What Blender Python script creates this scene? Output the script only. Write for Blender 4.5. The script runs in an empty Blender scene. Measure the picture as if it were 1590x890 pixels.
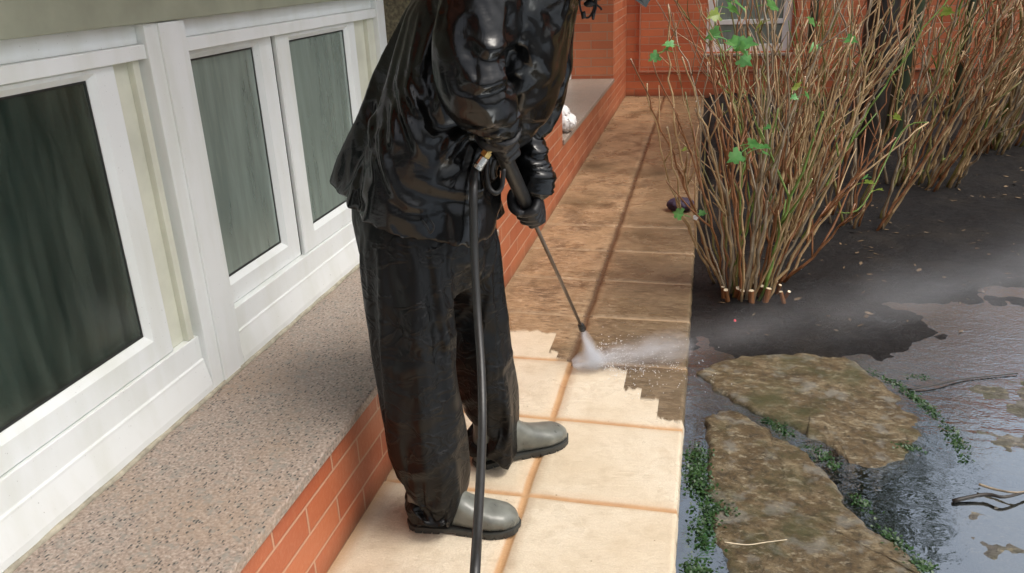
import bpy, bmesh, math, random
import numpy as np
from mathutils import Vector, Matrix, noise, kdtree
random.seed(7)
S = bpy.context.scene
C = S.collection
rad = math.radians

# ------------------------------------------------------------------ camera
F_PX = 1260.51
YAW, PITCH, ROLL = -0.24099, 0.37733, -0.04063
EYE = Vector((0.0221, -1.7725, 1.3247))
cy, sy, cp, sp = math.cos(YAW), math.sin(YAW), math.cos(PITCH), math.sin(PITCH)
fwd = Vector((sy*cp, cy*cp, -sp)); r0 = Vector((cy, -sy, 0)); u0 = r0.cross(fwd)
cr, sr = math.cos(ROLL), math.sin(ROLL)
rgt = r0*cr + u0*sr; upv = u0*cr - r0*sr
cam = bpy.data.cameras.new('camera'); camo = bpy.data.objects.new('camera', cam); C.objects.link(camo)
cam.sensor_width = 36; cam.lens = F_PX/1590*36; cam.clip_start = 0.02; cam.clip_end = 500
m = Matrix.Identity(4)
for i in range(3):
    m[i][0] = rgt[i]; m[i][1] = upv[i]; m[i][2] = -fwd[i]; m[i][3] = EYE[i]
camo.matrix_world = m
S.camera = camo
def ray(px, py): return fwd*F_PX + rgt*(px-795) - upv*(py-445)
def at(px, py, axis, val):
    d = ray(px, py); return EYE + d*((val-EYE[axis])/d[axis])
def atd(px, py, dist): return EYE + ray(px, py)/F_PX*dist

# ------------------------------------------------------------------ light
SUN_EL, SUN_AZ = rad(62), rad(95)      # azimuth from +Y towards +X
w = bpy.data.worlds.new('World'); S.world = w; w.use_nodes = True
nt = w.node_tree; bg = nt.nodes['Background']
sky = nt.nodes.new('ShaderNodeTexSky'); sky.sky_type = 'NISHITA'; sky.sun_disc = False
sky.sun_elevation = SUN_EL; sky.sun_rotation = SUN_AZ
sky.dust_density = 6; sky.ozone_density = 1.0; sky.air_density = 1.0
hs = nt.nodes.new('ShaderNodeHueSaturation'); hs.inputs['Saturation'].default_value = 0.42
nt.links.new(sky.outputs[0], hs.inputs['Color']); nt.links.new(hs.outputs[0], bg.inputs['Color'])
bg.inputs['Strength'].default_value = 0.15
sun = bpy.data.lights.new('sun', 'SUN'); sun.energy = 0.9; sun.angle = rad(22); sun.color = (1, .94, .84)
so = bpy.data.objects.new('sun', sun); C.objects.link(so)
sdir = Vector((math.sin(SUN_AZ)*math.cos(SUN_EL), math.cos(SUN_AZ)*math.cos(SUN_EL), math.sin(SUN_EL)))
so.rotation_euler = sdir.to_track_quat('Z', 'Y').to_euler()
S.view_settings.view_transform = 'Standard'; S.view_settings.look = 'None'; S.view_settings.gamma = 1
S.view_settings.exposure = 0.5
S.render.engine = 'CYCLES'
S.cycles.use_denoising = True
S.cycles.volume_step_rate = 1.0
S.cycles.volume_bounces = 3; S.cycles.max_bounces = 8; S.cycles.transparent_max_bounces = 16

# ------------------------------------------------------------------ node helper
class NT:
    def __init__(s, name):
        s.m = bpy.data.materials.new(name); s.m.use_nodes = True; s.t = s.m.node_tree
        s.b = s.t.nodes['Principled BSDF']; s.out = s.t.nodes['Material Output']
    def n(s, typ, **kw):
        nd = s.t.nodes.new('ShaderNode'+typ)
        for k, v in kw.items(): setattr(nd, k, v)
        return nd
    def put(s, sock, v):
        if isinstance(v, bpy.types.NodeSocket): s.t.links.new(v, sock)
        elif v is not None:
            if isinstance(v, (tuple, list)) and len(v) == 3 and sock.type == 'RGBA': v = (*v, 1)
            sock.default_value = v
    def co(s, scale=(1, 1, 1), rot=(0, 0, 0), loc=(0, 0, 0), kind='Object'):
        tc = s.n('TexCoord'); mp = s.n('Mapping'); s.t.links.new(tc.outputs[kind], mp.inputs[0])
        mp.inputs['Scale'].default_value = scale; mp.inputs['Rotation'].default_value = rot; mp.inputs['Location'].default_value = loc
        return mp.outputs[0]
    def noise(s, vec, scale, detail=4, rough=.55, dist=0, col=False):
        nd = s.n('TexNoise'); s.put(nd.inputs['Vector'], vec)
        nd.inputs['Scale'].default_value = scale; nd.inputs['Detail'].default_value = detail
        nd.inputs['Roughness'].default_value = rough; nd.inputs['Distortion'].default_value = dist
        return nd.outputs['Color' if col else 'Fac']
    def vor(s, vec, scale, feature='F1', out='Distance'):
        nd = s.n('TexVoronoi', feature=feature); s.put(nd.inputs['Vector'], vec); nd.inputs['Scale'].default_value = scale
        return nd.outputs[out]
    def ramp(s, fac, stops, interp='LINEAR'):
        nd = s.n('ValToRGB'); s.put(nd.inputs[0], fac); r = nd.color_ramp; r.interpolation = interp
        while len(r.elements) < len(stops): r.elements.new(.5)
        for e, (p, c) in zip(r.elements, stops):
            e.position = p; e.color = (*c, 1) if isinstance(c, (tuple, list)) else (c, c, c, 1)
        return nd.outputs[0]
    def mix(s, f, a, b, mode='MIX'):
        nd = s.n('MixRGB', blend_type=mode); s.put(nd.inputs[0], f); s.put(nd.inputs[1], a); s.put(nd.inputs[2], b)
        return nd.outputs[0]
    def math(s, op, a, b=None, c=None, clamp=False):
        nd = s.n('Math', operation=op); nd.use_clamp = clamp
        s.put(nd.inputs[0], a)
        if b is not None: s.put(nd.inputs[1], b)
        if c is not None: s.put(nd.inputs[2], c)
        return nd.outputs[0]
    def sep(s, v):
        nd = s.n('SeparateXYZ'); s.put(nd.inputs[0], v); return nd.outputs
    def comb(s, x, y, z=0.0):
        nd = s.n('CombineXYZ'); s.put(nd.inputs[0], x); s.put(nd.inputs[1], y); s.put(nd.inputs[2], z); return nd.outputs[0]
    def bump(s, h, strength=.5, dist=.01, prev=None):
        nd = s.n('Bump'); s.put(nd.inputs['Height'], h); nd.inputs['Strength'].default_value = strength
        nd.inputs['Distance'].default_value = dist
        if prev is not None: s.put(nd.inputs['Normal'], prev)
        return nd.outputs[0]
    def done(s, **kw):
        for k, v in kw.items(): s.put(s.b.inputs[k.replace('_', ' ')], v)
        return s.m

def plain(name, col, rough=.5, metal=0, var=.15, scale=30, bumps=0.0, **kw):
    t = NT(name); v = t.co(); nz = t.noise(v, scale, 5)
    a = tuple(c*(1-var) for c in col); b = tuple(min(1, c*(1+var)) for c in col)
    c = t.ramp(nz, [(.3, a), (.7, b)])
    args = dict(Base_Color=c, Roughness=t.math('MULTIPLY_ADD', nz, .25, max(0.02, rough-.12)), Metallic=metal)
    if bumps: args['Normal'] = t.bump(nz, bumps, .004)
    args.update(kw)
    return t.done(**args)

# ------------------------------------------------------------------ materials
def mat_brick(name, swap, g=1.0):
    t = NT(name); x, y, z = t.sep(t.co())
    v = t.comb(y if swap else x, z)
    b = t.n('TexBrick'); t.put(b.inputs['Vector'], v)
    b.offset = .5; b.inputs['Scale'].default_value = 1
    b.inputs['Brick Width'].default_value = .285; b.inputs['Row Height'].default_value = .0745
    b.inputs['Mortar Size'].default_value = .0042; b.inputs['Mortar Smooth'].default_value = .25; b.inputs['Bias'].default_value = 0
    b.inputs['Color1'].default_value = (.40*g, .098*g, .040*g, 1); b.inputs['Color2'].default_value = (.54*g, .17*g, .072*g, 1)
    b.inputs['Mortar'].default_value = (.58, .33, .21, 1)
    o = t.co()
    n1 = t.noise(o, 6, 5); n2 = t.noise(o, 70, 4)
    c = t.mix(t.math('MULTIPLY', n1, .40), b.outputs['Color'], (.26, .08, .04))
    c = t.mix(t.ramp(n2, [(.5, 0), (.8, .4)]), c, (.5, .2, .1))
    # grime splashed low on the wall
    low = t.math('MULTIPLY', t.ramp(z, [(.0, 1), (.06, 0)]), n1)
    c = t.mix(low, c, (.07, .05, .03))
    h = t.math('SUBTRACT', 1.0, b.outputs['Fac'])
    nr = t.bump(h, .9, .006); nr = t.bump(n2, .4, .003, nr)
    return t.done(Base_Color=c, Roughness=t.math('MULTIPLY_ADD', n1, .3, .28), Normal=nr)
M = {}
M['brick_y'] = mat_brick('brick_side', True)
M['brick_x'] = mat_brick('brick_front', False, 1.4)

def mat_granite():
    t = NT('granite'); o = t.co()
    big = t.noise(o, 5, 3); mid = t.noise(o, 140, 3)
    c = t.ramp(mid, [(.3, (.18, .138, .112)), (.5, (.33, .262, .215)), (.7, (.49, .41, .345))])
    c = t.mix(t.ramp(big, [(.45, 0), (.7, .45)]), c, (.33, .235, .16))
    grey = t.noise(t.co(loc=(3, 1, 0)), 60, 3)
    c = t.mix(t.ramp(grey, [(.52, 0), (.66, .7)]), c, (.24, .23, .2))
    wn = t.noise(o, 90, 3, col=True); vv = t.n('VectorMath', operation='MULTIPLY_ADD'); t.put(vv.inputs[0], wn); vv.inputs[1].default_value = (.008, .008, .008); t.put(vv.inputs[2], t.co(scale=(1, .6, 1))); vv = vv.outputs[0]
    sp_ = t.vor(vv, 140, out='Distance'); sel = t.vor(vv, 140, out='Color')
    s0 = t.sep(sel)[0]
    spk = t.math('MULTIPLY', t.ramp(sp_, [(.24, .95), (.42, 0)]), t.ramp(s0, [(.55, 0), (.68, 1)]))
    c = t.mix(spk, c, (.045, .045, .042))
    wet = t.noise(t.co(loc=(5, 5, 5)), 3, 3)
    return t.done(Base_Color=c, Roughness=t.math('MULTIPLY_ADD', wet, .35, .22), Normal=t.bump(mid, .2, .001))
M['granite'] = mat_granite()

def mat_frame():
    t = NT('white_pvc'); o = t.co(); n1 = t.noise(t.co(scale=(1, 1, .25)), 9, 5); n2 = t.noise(o, 160, 2)
    c = t.mix(t.ramp(n1, [(.45, 0), (.75, .45)]), (.83, .86, .85), (.60, .62, .52))
    c = t.mix(t.ramp(n2, [(.72, 0), (.78, .6)]), c, (.2, .2, .17))
    return t.done(Base_Color=c, Roughness=.32, Normal=t.bump(n1, .05, .002))
M['pvc'] = mat_frame()
M['pvc_old'] = plain('yellowed_pvc', (.66, .67, .56), .4, var=.12, scale=8)
M['box'] = plain('shutter_box_paint', (.34, .36, .27), .5, var=.2, scale=6, bumps=.1)
M['gasket'] = plain('black_gasket', (.02, .022, .02), .5)
M['render'] = plain('stained_render', (.11, .095, .055), .7, var=.6, scale=90, bumps=.8)
M['caulk'] = plain('old_caulk', (.38, .35, .27), .6, var=.3, scale=40, bumps=.3)
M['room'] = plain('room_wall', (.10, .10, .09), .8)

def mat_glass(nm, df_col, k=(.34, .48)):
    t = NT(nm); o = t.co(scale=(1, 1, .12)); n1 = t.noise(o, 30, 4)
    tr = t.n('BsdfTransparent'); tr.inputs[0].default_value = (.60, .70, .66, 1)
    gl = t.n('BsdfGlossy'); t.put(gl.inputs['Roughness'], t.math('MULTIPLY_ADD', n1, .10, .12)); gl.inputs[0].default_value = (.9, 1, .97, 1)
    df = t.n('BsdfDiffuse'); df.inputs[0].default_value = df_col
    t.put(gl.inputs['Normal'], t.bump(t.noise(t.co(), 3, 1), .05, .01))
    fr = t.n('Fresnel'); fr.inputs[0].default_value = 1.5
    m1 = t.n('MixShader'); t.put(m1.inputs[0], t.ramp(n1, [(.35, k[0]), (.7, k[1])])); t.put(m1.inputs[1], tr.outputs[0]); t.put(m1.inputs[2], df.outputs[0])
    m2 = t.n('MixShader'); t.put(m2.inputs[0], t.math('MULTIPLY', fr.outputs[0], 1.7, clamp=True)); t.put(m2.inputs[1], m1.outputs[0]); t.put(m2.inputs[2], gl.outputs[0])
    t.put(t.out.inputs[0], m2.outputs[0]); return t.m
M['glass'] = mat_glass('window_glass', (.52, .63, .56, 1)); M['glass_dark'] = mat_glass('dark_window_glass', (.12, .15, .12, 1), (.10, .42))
M['curtain_dark'] = plain('dark_curtain', (.11, .125, .085), .9, var=.3, scale=5)
M['curtain_pale'] = plain('pale_net_curtain', (.42, .52, .48), .9, var=.15, scale=5)

def mat_path():
    t = NT('stamped_concrete'); o = t.co(); x, y, z = t.sep(o)
    jn = t.n('Attribute', attribute_name='joint').outputs['Fac']
    # textures
    st = t.mix(.5, t.noise(t.co(scale=(3.2, 7.5, 1), rot=(0, 0, .2)), 3.4, 12, .78, 1.1), t.noise(t.co(scale=(1.0, 1.5, 1), rot=(0, 0, -.3)), 13, 12, .8, .5))
    st2 = t.noise(t.co(scale=(3.5, 17, 1), rot=(0, 0, -.25)), 6, 6, .65, 1.2)
    fine = t.noise(o, 220, 4); blot = t.noise(o, 2.6, 4); blot2 = t.noise(t.co(loc=(7, 3, 0)), 7, 4)
    # clean / dirty border, stepped by the strokes of the jet
    xr = t.math('MULTIPLY_ADD', x, 1/.9, .85/.9)           # -.85 .. .05 -> 0..1
    def px(v): return (v+.85)/.9
    bord = t.ramp(xr, [(0, 1.02/2), (px(-.497), .86/2), (px(-.462), .80/2), (px(-.40), .765/2), (px(-.20), .62/2), (px(-.14), .575/2), (px(-.082), .452/2), (px(-.03), .436/2)], 'CONSTANT')
    wob = t.noise(t.co(scale=(1, .5, 1)), 22, 4, .6, 1.0)
    edge = t.math('MULTIPLY_ADD', wob, .11, -.055)
    d = t.math('SUBTRACT', t.math('ADD', y, edge), t.math('MULTIPLY', bord, 2.0))
    dirty = t.ramp(t.math('MULTIPLY_ADD', d, 40, .5, clamp=True), [(.1, 0), (.9, 1)])
    clean = t.ramp(fine, [(.3, (.62, .53, .40)), (.7, (.76, .67, .52))])
    clean = t.mix(t.ramp(blot, [(.42, 0), (.66, .6)]), clean, (.56, .44, .29))
    clean = t.mix(t.ramp(t.noise(t.co(loc=(3, 3, 0)), 16, 7, .7), [(.48, 0), (.66, .5)]), clean, (.50, .40, .27))
    clean = t.mix(t.ramp(st, [(.25, .35), (.45, 0)]), clean, (.50, .34, .19))
    clean = t.mix(t.ramp(t.vor(o, 19), [(.035, .7), (.06, 0)]), clean, (.25, .16, .09))
    # dirt: olive-brown near, orange-brown further off
    far = t.ramp(y, [(0, 0), (1, 1)])
    fary = t.math('MULTIPLY_ADD', y, .5, -.5, clamp=True)
    leftm = t.math('MULTIPLY_ADD', x, -3.2, -.75, clamp=True)
    d1 = t.ramp(st, [(.34, (.030, .021, .011)), (.46, (.10, .068, .035)), (.56, (.22, .16, .095)), (.68, (.46, .37, .26))])
    d2 = t.ramp(st, [(.32, (.10, .055, .026)), (.43, (.30, .18, .09)), (.54, (.44, .29, .16)), (.7, (.58, .42, .27))])
    warm = t.math('ADD', t.math('MULTIPLY', fary, .75), t.math('MULTIPLY', leftm, .75), clamp=True)
    warm = t.math('ADD', warm, t.math('MULTIPLY_ADD', blot2, .9, -.45), clamp=True)
    dirt = t.mix(warm, d1, d2)
    dirt = t.mix(t.ramp(st2, [(.33, .75), (.45, 0)]), dirt, (.04, .024, .011))
    dirt = t.mix(t.ramp(t.noise(t.co(loc=(4, 2, 0), scale=(1, .8, 1)), 5.5, 6, .7), [(.47, 0), (.62, .7)]), dirt, (.075, .045, .022))
    fl = t.noise(t.co(scale=(1.0, 5.0, 1), rot=(0, 0, .2)), 20, 9, .7, 1.2)
    dirt = t.mix(t.ramp(fl, [(.53, 0), (.58, .7)]), dirt, t.mix(warm, (.34, .26, .17), (.58, .42, .27)))
    dirt = t.mix(t.ramp(fl, [(.38, .6), (.43, 0)]), dirt, (.045, .027, .014))
    moss = t.noise(t.co(loc=(1, 9, 0)), 1.7, 3)
    rt = t.math('MULTIPLY', t.math('MULTIPLY_ADD', x, 6, 2.6, clamp=True), t.ramp(blot2, [(.3, .25), (.7, .75)]))
    dirt = t.mix(rt, dirt, t.mix(st, (.04, .028, .014), (.26, .185, .10)))
    dirt = t.mix(t.ramp(moss, [(.52, 0), (.66, .55)]), dirt, (.055, .045, .02))
    c = t.mix(dirty, clean, dirt)
    jc = t.mix(dirty, t.mix(blot2, (.60, .34, .14), (.34, .15, .05)), t.mix(t.math('COMPARE', x, -.4, .02), (.34, .23, .13), (.09, .045, .02)))
    c = t.mix(t.math('MULTIPLY', jn, .85), c, jc)
    nr = t.bump(st, .9, .008); nr = t.bump(st2, .5, .005, nr); nr = t.bump(fine, .2, .0015, nr)
    rough = t.mix(dirty, t.ramp(blot, [(.35, .18), (.6, .5)]), t.math('MULTIPLY_ADD', blot, .5, .04))
    return t.done(Base_Color=c, Roughness=rough, Normal=nr)
M['path'] = mat_path()

def mat_soil():
    t = NT('wet_black_soil'); o = t.co(); n1 = t.noise(o, 45, 8, .7); n2 = t.noise(o, 3, 4); v = t.vor(o, 150)
    c = t.ramp(n1, [(.35, (.003, .003, .0035)), (.6, (.012, .0115, .012)), (.78, (.045, .04, .035))])
    c = t.mix(t.ramp(n2, [(.5, 0), (.7, .5)]), c, (.035, .028, .02))
    c = t.mix(t.ramp(t.vor(t.co(loc=(2, 0, 0)), 24), [(.02, .8), (.05, 0)]), c, (.16, .12, .07))
    c = t.mix(t.ramp(t.noise(t.co(loc=(6, 0, 0)), 110, 6, .8), [(.58, 0), (.66, .7)]), c, (.085, .075, .062))
    wetr = t.math('MULTIPLY', t.math('MULTIPLY_ADD', t.sep(o)[1], .7, -1.0, clamp=True), .4)
    n5 = t.noise(o, 14, 8, .75); nr = t.bump(n5, .8, .03); nr = t.bump(n1, .9, .014, nr); nr = t.bump(v, .5, .005, nr)
    return t.done(Base_Color=c, Roughness=t.math('ADD', t.math('MULTIPLY_ADD', n2, .3, .22), wetr, clamp=True), Normal=nr, Specular_IOR_Level=.22)
M['soil'] = mat_soil()

def mat_water():
    t = NT('puddle_water'); o = t.co()
    n = t.noise(t.co(scale=(1, 1.6, 1)), 14, 3, .5, .4); n3 = t.noise(o, 90, 2)
    x, y, z = t.sep(o)
    near = t.math('MULTIPLY_ADD', y, .9, -.25, clamp=True)      # livelier where the spray lands
    h = t.math('ADD', t.math('MULTIPLY', n, .6), t.math('MULTIPLY', n3, t.math('MULTIPLY', near, .5)))
    nr = t.bump(t.math('MULTIPLY', h, t.math('MULTIPLY_ADD', near, 2.0, .6)), .16, .02)
    tr = t.n('BsdfTransparent'); tr.inputs[0].default_value = (.72, .70, .62, 1)
    gl = t.n('BsdfGlossy'); gl.inputs['Roughness'].default_value = .03; gl.inputs[0].default_value = (.86, .94, 1, 1); t.put(gl.inputs['Normal'], nr)
    fr = t.n('Fresnel'); fr.inputs[0].default_value = 1.6; t.put(fr.inputs['Normal'], nr)
    mx = t.n('MixShader'); t.put(mx.inputs[0], t.math('MULTIPLY_ADD', fr.outputs[0], 3.2, .15, clamp=True)); t.put(mx.inputs[1], tr.outputs[0]); t.put(mx.inputs[2], gl.outputs[0])
    t.put(t.out.inputs[0], mx.outputs[0]); return t.m
M['water'] = mat_water()

def mat_stone(name, a, b, c_):
    t = NT(name); o = t.co(); n1 = t.noise(t.co(scale=(1, 1.3, 1), rot=(0, 0, .5)), 11, 13, .8, .15); n2 = t.noise(o, 48, 10, .8); n3 = t.noise(t.co(loc=(4, 4, 1)), 16, 4)
    c = t.ramp(n1, [(.32, a), (.5, b), (.66, c_)])
    c = t.mix(t.ramp(n2, [(.36, .85), (.52, 0)]), c, (.03, .024, .012))
    c = t.mix(t.ramp(n3, [(.54, 0), (.64, .6)]), c, (.26, .255, .22))
    c = t.mix(t.ramp(t.noise(t.co(loc=(2, 8, 3), scale=(1, 2, 1)), 26, 10, .8), [(.54, 0), (.60, .8)]), c, (.40, .35, .24))
    c = t.mix(t.ramp(t.noise(t.co(loc=(9, 2, 1)), 5, 8, .7), [(.47, 0), (.62, .75)]), c, (.06, .065, .018))
    nr = t.bump(n1, .9, .02); nr = t.bump(n2, .9, .008, nr)
    return t.done(Base_Color=c, Roughness=t.math('MULTIPLY_ADD', n1, .6, .10), Normal=nr)
M['stone'] = mat_stone('ochre_stone', (.045, .030, .013), (.14, .095, .042), (.34, .27, .16))
M['stone_grey'] = mat_stone('grey_stone', (.07, .065, .055), (.16, .15, .13), (.26, .24, .2))

def mat_rain(name, base, r0_, r1_, spec, crk):
    t = NT(name); o = t.co(); n1 = t.noise(o, 5, 5, .6); n2 = t.noise(t.co(scale=(1.5, 1, .7)), 24, 4, .55, .6); n3 = t.noise(o, 700, 2)
    v = t.vor(o, 260)
    c = t.ramp(n1, [(.35, tuple(k*.6 for k in base)), (.7, tuple(k*1.7 for k in base))])
    ck = t.noise(t.co(scale=(1, 1, 1.5), loc=(4, 0, 2)), 13, 3, .5, .8); nr = t.bump(n2, .14, .006)
    nr = t.bump(t.ramp(ck, [(.42, 0), (.495, 1), (.56, 0)]), crk, .006, nr)
    nr = t.bump(t.ramp(v, [(.0, 1), (.25, 0)]), .15, .0008, nr)
    return t.done(Base_Color=c, Roughness=t.math('MULTIPLY_ADD', n1, r1_-r0_, r0_), Normal=nr, Specular_IOR_Level=spec)
M['jacket'] = mat_rain('wet_black_rain_jacket', (.0026, .0027, .0028), .10, .30, .44, .05)
M['trousers'] = mat_rain('black_waterproof_trousers', (.0035, .0036, .0037), .28, .52, .28, .36)
M['glove'] = plain('black_rubber_glove', (.012, .012, .013), .42, scale=60, bumps=.3)
M['boot'] = plain('grey_green_rubber', (.14, .145, .125), .30, var=.35, scale=22, bumps=.15)
M['sole'] = plain('dark_sole_rubber', (.035, .036, .032), .55, scale=60)
M['hose'] = plain('black_hose_rubber', (.022, .022, .021), .38, scale=90, bumps=.1)
M['steel'] = plain('steel', (.55, .53, .48), .25, 1, scale=50)
M['brass'] = plain('brass', (.55, .38, .14), .3, 1, scale=50)
M['gun'] = plain('black_plastic', (.012, .012, .012), .4, scale=50)
M['skin'] = plain('skin', (.50, .29, .20), .5, var=.1, scale=30, Subsurface_Weight=.1)
M['hair'] = plain('dark_hair', (.03, .02, .015), .6)
M['plastic_bag'] = plain('white_plastic', (.78, .76, .74), .35, var=.1, scale=20)

def bark(name, a, b, sc=30, rough=.5):
    t = NT(name); n1 = t.noise(t.co(scale=(1, 1, .35)), sc, 6, .65); n2 = t.noise(t.co(), 2.5, 3)
    c = t.ramp(n1, [(.3, a), (.7, b)])
    c = t.mix(t.ramp(n2, [(.4, 0), (.7, .35)]), c, tuple(k*.5 for k in a))
    return t.done(Base_Color=c, Roughness=rough, Normal=t.bump(n1, .5, .003))
M['cane'] = [bark('tan_cane', (.26, .16, .07), (.54, .38, .20), rough=.36), bark('red_brown_cane', (.14, .055, .02), (.34, .15, .06), rough=.34),
             bark('olive_cane', (.11, .105, .025), (.25, .22, .07), rough=.4), bark('grey_brown_cane', (.16, .12, .075), (.38, .30, .20), rough=.42)]
M['green_cane'] = bark('green_cane', (.08, .15, .02), (.20, .30, .06))
M['cut'] = plain('pale_cut_wood', (.62, .52, .36), .5)
M['trunk_dark'] = bark('wet_dark_bark', (.006, .005, .004), (.030, .022, .015), 18)
M['trunk_green'] = bark('mossy_green_bark', (.020, .038, .018), (.055, .075, .035), 14)
def mat_leaf(name, a, b):
    t = NT(name); n1 = t.noise(t.co(), 25, 4)
    c = t.ramp(n1, [(.35, a), (.7, b)])
    t.done(Base_Color=c, Roughness=.4)
    tl = t.n('BsdfTranslucent'); t.put(tl.inputs[0], c)
    mx = t.n('MixShader'); mx.inputs[0].default_value = .35; t.put(mx.inputs[1], t.b.outputs[0]); t.put(mx.inputs[2], tl.outputs[0])
    t.put(t.out.inputs[0], mx.outputs[0]); return t.m
M['leaf'] = mat_leaf('fresh_green_leaf', (.10, .34, .09), (.22, .52, .17))
M['leaf_y'] = mat_leaf('yellow_green_leaf', (.22, .32, .05), (.36, .44, .10))
M['moss'] = mat_leaf('dark_moss_leaf', (.022, .06, .018), (.05, .12, .03))
M['conifer'] = mat_leaf('conifer_foliage', (.015, .035, .012), (.04, .08, .025))
tD = NT('water_drop'); tD.done(Base_Color=(.9, .92, .95), Roughness=.05, Specular_IOR_Level=1.0); M['drop'] = tD.m

# ------------------------------------------------------------------ mesh helpers
def tag(o, label=None, cat=None, group=None, kind=None):
    if label: o['label'] = label
    if cat: o['category'] = cat
    if group: o['group'] = group
    if kind: o['kind'] = kind
    return o
def empty(name, loc, label, cat, group=None):
    o = bpy.data.objects.new(name, None); C.objects.link(o); o.location = loc; o.empty_display_size = .05
    return tag(o, label, cat, group)
def link(name, me, mats, parent=None, smooth=False):
    if not isinstance(mats, (list, tuple)): mats = [mats]
    for mt in mats: me.materials.append(mt)
    o = bpy.data.objects.new(name, me); C.objects.link(o)
    if parent is not None:
        o.parent = parent; bpy.context.view_layer.update() if False else None
        off = Vector((0, 0, 0)); p = parent
        while p is not None: off += Vector(p.location); p = p.parent
        o.location = -off
    if smooth: me.polygons.foreach_set('use_smooth', [True]*len(me.polygons))
    return o
class MB:
    """collects vertices / faces in world coordinates"""
    def __init__(s): s.v = []; s.f = []; s.mi = []; s.cur = 0
    def add(s, vs, fs):
        k = len(s.v); s.v += [tuple(a) for a in vs]; s.f += [tuple(i+k for i in f) for f in fs]; s.mi += [s.cur]*len(fs); return s
    def box(s, x0, x1, y0, y1, z0, z1):
        vs = [(x, y, z) for z in (z0, z1) for y in (y0, y1) for x in (x0, x1)]
        return s.add(vs, [(0, 2, 3, 1), (4, 5, 7, 6), (0, 1, 5, 4), (2, 6, 7, 3), (0, 4, 6, 2), (1, 3, 7, 5)])
    def prism_y(s, prof, y0, y1):
        n = len(prof); vs = [(x, y0, z) for x, z in prof] + [(x, y1, z) for x, z in prof]
        fs = [(i, (i+1) % n, n+(i+1) % n, n+i) for i in range(n)] + [tuple(range(n))[::-1], tuple(range(n, 2*n))]
        return s.add(vs, fs)
    def rings(s, rings, cap=True):
        n = len(rings[0]); vs = [p for r in rings for p in r]; fs = []
        for k in range(len(rings)-1):
            for i in range(n):
                j = (i+1) % n; fs.append((k*n+i, k*n+j, (k+1)*n+j, (k+1)*n+i))
        if cap: fs += [tuple(range(n))[::-1], tuple((len(rings)-1)*n+i for i in range(n))]
        return s.add(vs, fs)
    def tube(s, pts, radii, n=8, cap=True):
        pts = [Vector(p) for p in pts]
        if not isinstance(radii, (list, tuple)): radii = [radii]*len(pts)
        ref = None; rs = []
        for i, p in enumerate(pts):
            t = (pts[min(i+1, len(pts)-1)] - pts[max(i-1, 0)]).normalized()
            if ref is None: ref = t.orthogonal().normalized()
            a = (ref - t*ref.dot(t)).normalized(); ref = a; b = t.cross(a)
            rs.append([p + (a*math.cos(2*math.pi*k/n) + b*math.sin(2*math.pi*k/n))*radii[i] for k in range(n)])
        return s.rings(rs, cap)
    def ball(s, c, r, rot=None, nu=10, nv=7):
        c = Vector(c); r = Vector(r) if not isinstance(r, (int, float)) else Vector((r, r, r)); vs = []; fs = []
        def T(v):
            v = Vector((v[0]*r[0], v[1]*r[1], v[2]*r[2])); return c + (rot @ v if rot else v)
        vs.append(T((0, 0, 1)))
        for i in range(1, nv):
            th = math.pi*i/nv
            for j in range(nu): ph = 2*math.pi*j/nu; vs.append(T((math.sin(th)*math.cos(ph), math.sin(th)*math.sin(ph), math.cos(th))))
        vs.append(T((0, 0, -1)))
        for j in range(nu): fs.append((0, 1+j, 1+(j+1) % nu))
        for i in range(nv-2):
            for j in range(nu):
                a = 1+i*nu+j; b = 1+i*nu+(j+1) % nu; fs.append((a, a+nu, b+nu, b))
        l = len(vs)-1
        for j in range(nu): fs.append((l, l-nu+(j+1) % nu, l-nu+j))
        return s.add(vs, fs)
    def mesh(s, name, fix=True):
        me = bpy.data.meshes.new(name); me.from_pydata(s.v, [], s.f); me.polygons.foreach_set('material_index', s.mi)
        if fix:
            bm = bmesh.new(); bm.from_mesh(me); bmesh.ops.recalc_face_normals(bm, faces=bm.faces); bm.to_mesh(me); bm.free()
        me.update(); return me
    def build(s, name, mats, parent=None, smooth=False): return link(name, s.mesh(name), mats, parent, smooth)
def bevel(o, width=.003, seg=2, angle=rad(30)):
    md = o.modifiers.new('bevel', 'BEVEL'); md.width = width; md.segments = seg; md.limit_method = 'ANGLE'; md.angle_limit = angle
    return o
def evaluated(me, mods):
    o = bpy.data.objects.new('work', me); C.objects.link(o)
    for typ, kw in mods:
        md = o.modifiers.new(typ.lower(), typ)
        for k, v in kw.items(): setattr(md, k, v)
    dg = bpy.context.evaluated_depsgraph_get(); out = bpy.data.meshes.new_from_object(o.evaluated_get(dg))
    bpy.data.objects.remove(o); return out
def union(mb, voxel, smooth=3, factor=.5):
    """closed overlapping pieces melted into one continuous surface"""
    return evaluated(mb.mesh('w'), [('REMESH', dict(mode='VOXEL', voxel_size=voxel, use_smooth_shade=True)), ('SMOOTH', dict(iterations=smooth, factor=factor))])
def spline(pts, sub=6):
    P = [Vector(p) for p in pts]; out = []
    for i in range(len(P)-1):
        a = P[max(i-1, 0)]; b = P[i]; c = P[i+1]; d = P[min(i+2, len(P)-1)]
        for k in range(sub):
            t = k/sub; out.append(.5*((2*b)+(c-a)*t+(2*a-5*b+4*c-d)*t*t+(3*b-a-3*c+d)*t**3))
    out.append(P[-1]); return out
def lerp(a, b, t): return a+(b-a)*t
def interp(xs, ys, x):
    return float(np.interp(x, xs, ys))

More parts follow.
